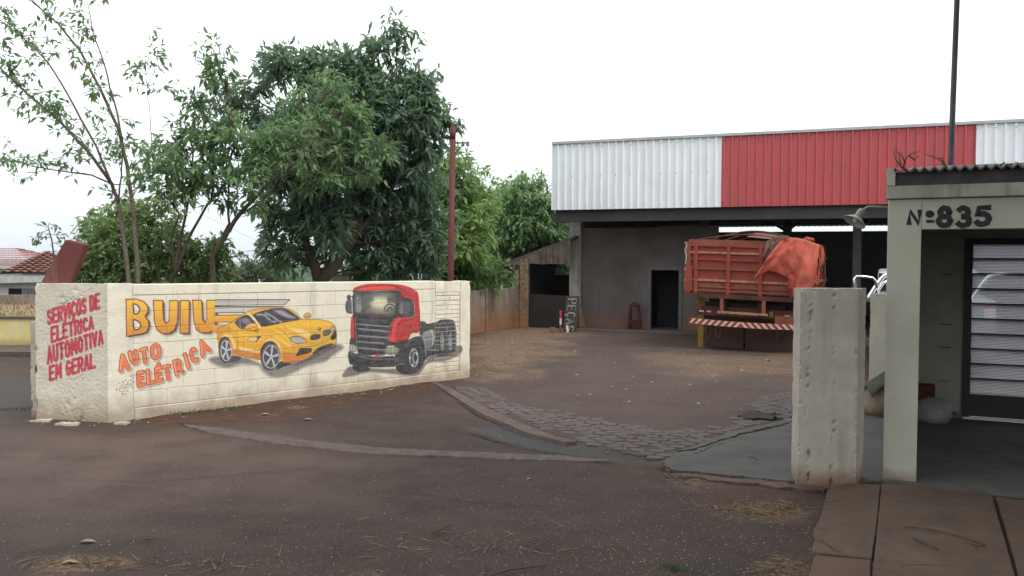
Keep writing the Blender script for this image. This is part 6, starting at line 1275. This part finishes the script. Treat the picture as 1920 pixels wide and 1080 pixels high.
tag(MB().tube([at(x, y, 40 - i * 3) for i, (x, y) in enumerate(((1838, -30), (1853, 30), (1872, 90), (1895, 140), (1925, 175)))], .006, 5).build('overhead_wire', M('thin_wire', (.3, .3, .32)), None, True), 'thin overhead wire curving down at the top right of the sky', 'wire')
tag(MB().tube([at(-40, 252, 26), at(100, 292, 30), at(260, 345, 34), at(520, 470, 60)], .008, 5).build('service_wire', M('thin_wire_grey', (.3, .3, .32)), None, True), 'thin service wire sloping down behind the sparse tree', 'wire')
bx = at(635, 534, 12.6); tb_ = thing('dark_box', 'small dark box with two upright rods behind the mural wall', 'box', (bx.x, bx.y, 1.0))
MB().box(bx.x - .1, bx.x + .1, bx.y, bx.y + .16, .0, at(635, 518.5, 12.6).z).build('body', m_steel_dark, tb_, False, True)
for px in (630, 641): MB().tube([at(px, 520, 12.68), at(px, 500, 12.68)], .006, 5).build('rod', m_steel_dark, tb_, False, True)
wbk = thing('bent_bracket', 'thin pale bent metal bracket on top of the mural wall right of the lorry', 'bracket', at(786, 528, 12.2)); mb = MB()
mb.tube([at(769, 513, 12.3), at(774, 520, 12.25), at(775, 527, 12.2), at(792, 527, 12.2)], .006, 5); mb.tube([at(785, 512, 12.3), at(784, 527, 12.22)], .005, 5); mb.tube([at(791, 513, 12.3), at(789, 527, 12.22)], .005, 5); mb.build('rods', m_galv, wbk, True, True)

# ------------------------------------------------------------------ litter, twigs, dry leaves
def scatter(name, mat, n, fn, smin, smax, lab, cat):
    V = []; F = []
    for _ in range(n):
        p = fn()
        if p is None: continue
        s = random.uniform(smin, smax); a_ = random.uniform(0, 2 * PI); c_, d_ = math.cos(a_) * s, math.sin(a_) * s; r = random.uniform(.25, .8); z = p[2] + .004; b = len(V)
        V += [(p[0] + c_, p[1] + d_, z + random.uniform(0, s * .5)), (p[0] - d_ * r, p[1] + c_ * r, z + .002), (p[0] - c_, p[1] - d_, z + random.uniform(0, s * .5)), (p[0] + d_ * r, p[1] - c_ * r, z + .003)]; F.append((b, b + 1, b + 2, b + 3))
    me = bpy.data.meshes.new(name); me.from_pydata(V, [], F); me.materials.append(mat); return tag(put(name, me), lab, cat, kind='stuff')
def zg(x, y):
    i = int(np.clip(np.searchsorted(gx, x), 0, len(gx) - 1)); j = int(np.clip(np.searchsorted(gy_, y), 0, len(gy_) - 1)); return float(GZ[j, i])
gy_ = np.concatenate([np.arange(-6, 2.6, .2), np.arange(2.6, 14, .05), np.arange(14, 25.01, .1)])
def in_px(x0, x1, y0, y1, dens=lambda x, y: 1.0):
    def f():
        px, py = random.uniform(x0, x1), random.uniform(y0, y1)
        if random.random() > dens(px, py): return None
        q = G(px, py); return (q.x, q.y, zg(q.x, q.y))
    return f
m_fleck = M('pale_fleck', (.42, .38, .31), (.26, .21, .15), 30, bump=0); m_dleaf = M('dry_leaf', (.20, .125, .06), (.12, .07, .035), 30, bump=0)
scatter('pale_flecks', m_fleck, 5200, in_px(0, 1540, 870, 1090, lambda x, y: .12 + .6 * max(0, (x - 300) / 1300)), .0025, .0075, 'pale flecks and seeds littering the asphalt', 'litter')
scatter('dry_leaves', m_dleaf, 900, in_px(0, 1540, 860, 1090, lambda x, y: .25 + .5 * (x / 1540)), .006, .016, 'small dry leaves scattered over the asphalt', 'leaves')
scatter('paper_scraps', M('paper_scrap', (.48, .45, .40)), 60, in_px(930, 1500, 640, 760), .008, .032, 'small pale scraps littering the yard', 'litter')
scatter('yard_litter', m_dleaf, 700, in_px(880, 1500, 640, 860), .008, .026, 'dry leaves and chips in the yard', 'litter')
scatter('verge_litter', m_dleaf, 420, in_px(230, 860, 720, 800, lambda x, y: 1 if y > 790 - (x - 230) * .105 else 0), .008, .02, 'dry leaves on the red soil verge', 'litter')
pts = []
for (cx, cy, rx, ry, n) in ((960, 660, 85, 40, 900), (905, 690, 40, 16, 260), (1440, 957, 110, 12, 110), (1380, 948, 110, 12, 60), (140, 1056, 90, 14, 40), (215, 1055, 80, 12, 30), (1465, 1062, 70, 18, 50), (1300, 893, 60, 8, 110), (1385, 830, 40, 14, 120), (400, 1060, 60, 10, 30), (900, 1020, 300, 40, 60)):
    for _ in range(n):
        q = G(cx + random.gauss(0, .5) * rx, cy + random.gauss(0, .5) * ry)
        if q.y < 22.3 and not (q.x < -.6 and q.y > 9): pts.append((q.x, q.y, zg(q.x, q.y)))
V = []; F = []
for (x, y, z) in pts:
    l = random.uniform(.02, .085); a_ = random.uniform(0, 2 * PI); c_, s_ = math.cos(a_), math.sin(a_); w = .0022; b = len(V)
    V += [(x - c_ * l - s_ * w, y - s_ * l + c_ * w, z + .004), (x - c_ * l + s_ * w, y - s_ * l - c_ * w, z + .004), (x + c_ * l, y + s_ * l, z + random.uniform(.006, .03)), (x - s_ * w, y + c_ * w, z + .014)]; F.append((b, b + 1, b + 2, b + 3))
me = bpy.data.meshes.new('straw'); me.from_pydata(V, [], F); me.materials.append(m_straw); tag(put('straw', me), 'dry straw lying in patches on the yard and road', 'straw', kind='stuff')
tw = [([(812, 999), (832, 990), (846, 983)], .007, 'short thick twig on the road below the pale gutter strip'), ([(920, 1078), (960, 1067), (990, 1064), (1026, 1059)], .007, 'long dark twig on the road at the bottom of the picture'), ([(898, 1064), (917, 1068)], .005, 'short stub of twig left of the long dark twig'), ([(972, 1020), (1008, 1012)], .004, 'thin faint twig on the road between two thicker twigs'), ([(626, 1021), (640, 1023)], .006, 'small dark twig alone left of centre on the road'),
      ([(1697, 988), (1730, 990), (1775, 998), (1820, 1012), (1848, 1022), (1830, 1025), (1815, 1014)], .005, 'long thin curved twig on the brown pavement'), ([(1713, 1008), (1740, 1020), (1760, 1030)], .005, 'straight thin twig beside the curved twig on the pavement'), ([(1420, 862), (1415, 858), (1404, 857)], .006, 'small bent twig on the blue grey concrete'), ([(1000, 1025), (1030, 1015)], .004, 'thin twig right of the faint twig on the road'), ([(270, 1011), (288, 1010)], .006, 'pale flat stick lying on the left of the road')]
for P, r, lab in tw:
    pav_ = P[0][0] > 1600; zz = SZ + .012 if pav_ else (.03 if P[0][1] < 870 else .006)
    tag(MB().tube([G(x, y, zz + r) for x, y in P], [r * (1 - .4 * i / len(P)) for i in range(len(P))], 6).build('twig', m_dry, None, True), lab, 'twig', 'fallen twigs')
def leaf_thing(px, py, l, lab, ang):
    q = G(px, py); z = zg(q.x, q.y) + .006; c_, s_ = math.cos(ang), math.sin(ang); mb = MB(); rows = []
    for i in range(7):
        u = i / 6; w = .22 * l * math.sin(PI * min(u + .04, 1)) ** .8; x = (u - .5) * l
        rows.append([(q.x + x * c_ - w * k * s_, q.y + x * s_ + w * k * c_, z + abs(k) * w * .5 + .02 * l * math.sin(u * 5)) for k in (-1, 0, 1)])
    mb.grid(rows); tag(mb.build('fallen_leaf', M('tan_leaf', (.36, .29, .2), (.25, .18, .11), 30), None, True), lab, 'leaf', 'pale fallen leaves')
for a_ in ((166, 1017, .10, 'pale curled leaf at the left of the road', .1), (133, 1056, .10, 'pale leaf in the left straw patch', .2), (578, 787, .11, 'large pale leaf on the soil below the painted car', .2), (498, 780, .12, 'long pale leaf on the soil below the word AUTO', .1), (683, 741, .10, 'small white leaf on the soil below the painted lorry', .4), (993, 898, .06, 'small pale leaf on the road near the gutter strip end', .9), (1440, 676, .12, 'pale leaf lying near the lorry', .3)): leaf_thing(*a_)
m_grs = M('fresh_grass', (.07, .12, .025), (.045, .08, .02), 20)
pts = [(q.x + random.gauss(0, .035), q.y + random.gauss(0, .03), zg(q.x, q.y)) for q in [G(1262, 1066)] for _ in range(60)]
pts += [(q.x + random.gauss(0, .06), q.y + random.gauss(0, .04), zg(q.x, q.y)) for q in [G(x, 779 - (x - 330) * .09) for x in range(320, 460, 8)] for _ in range(14)]
pts += [(q.x + random.gauss(0, .15), q.y + random.gauss(0, .05), zg(q.x, q.y)) for q in [G(x, 768) for x in range(-20, 50, 8)] for _ in range(14)]
blades('grass_tufts', m_grs, pts, .012, .055, 'small green grass tufts at the wall foot and on the road', .003)

# ------------------------------------------------------------------ air: far fields fade to pale blue
hzm = bpy.data.materials.new('haze'); hzm.use_nodes = True; hn = hzm.node_tree; hn.nodes.remove(hn.nodes['Principled BSDF'])
pv = hn.nodes.new('ShaderNodeVolumePrincipled'); pv.inputs['Color'].default_value = (.86, .92, 1, 1); pv.inputs['Density'].default_value = .00016; pv.inputs['Anisotropy'].default_value = .2
hn.links.new(pv.outputs[0], hn.nodes['Material Output'].inputs['Volume'])
tag(MB().box(-9900, 9900, -70, 6500, -60, 70).build('haze', hzm), kind='stuff')
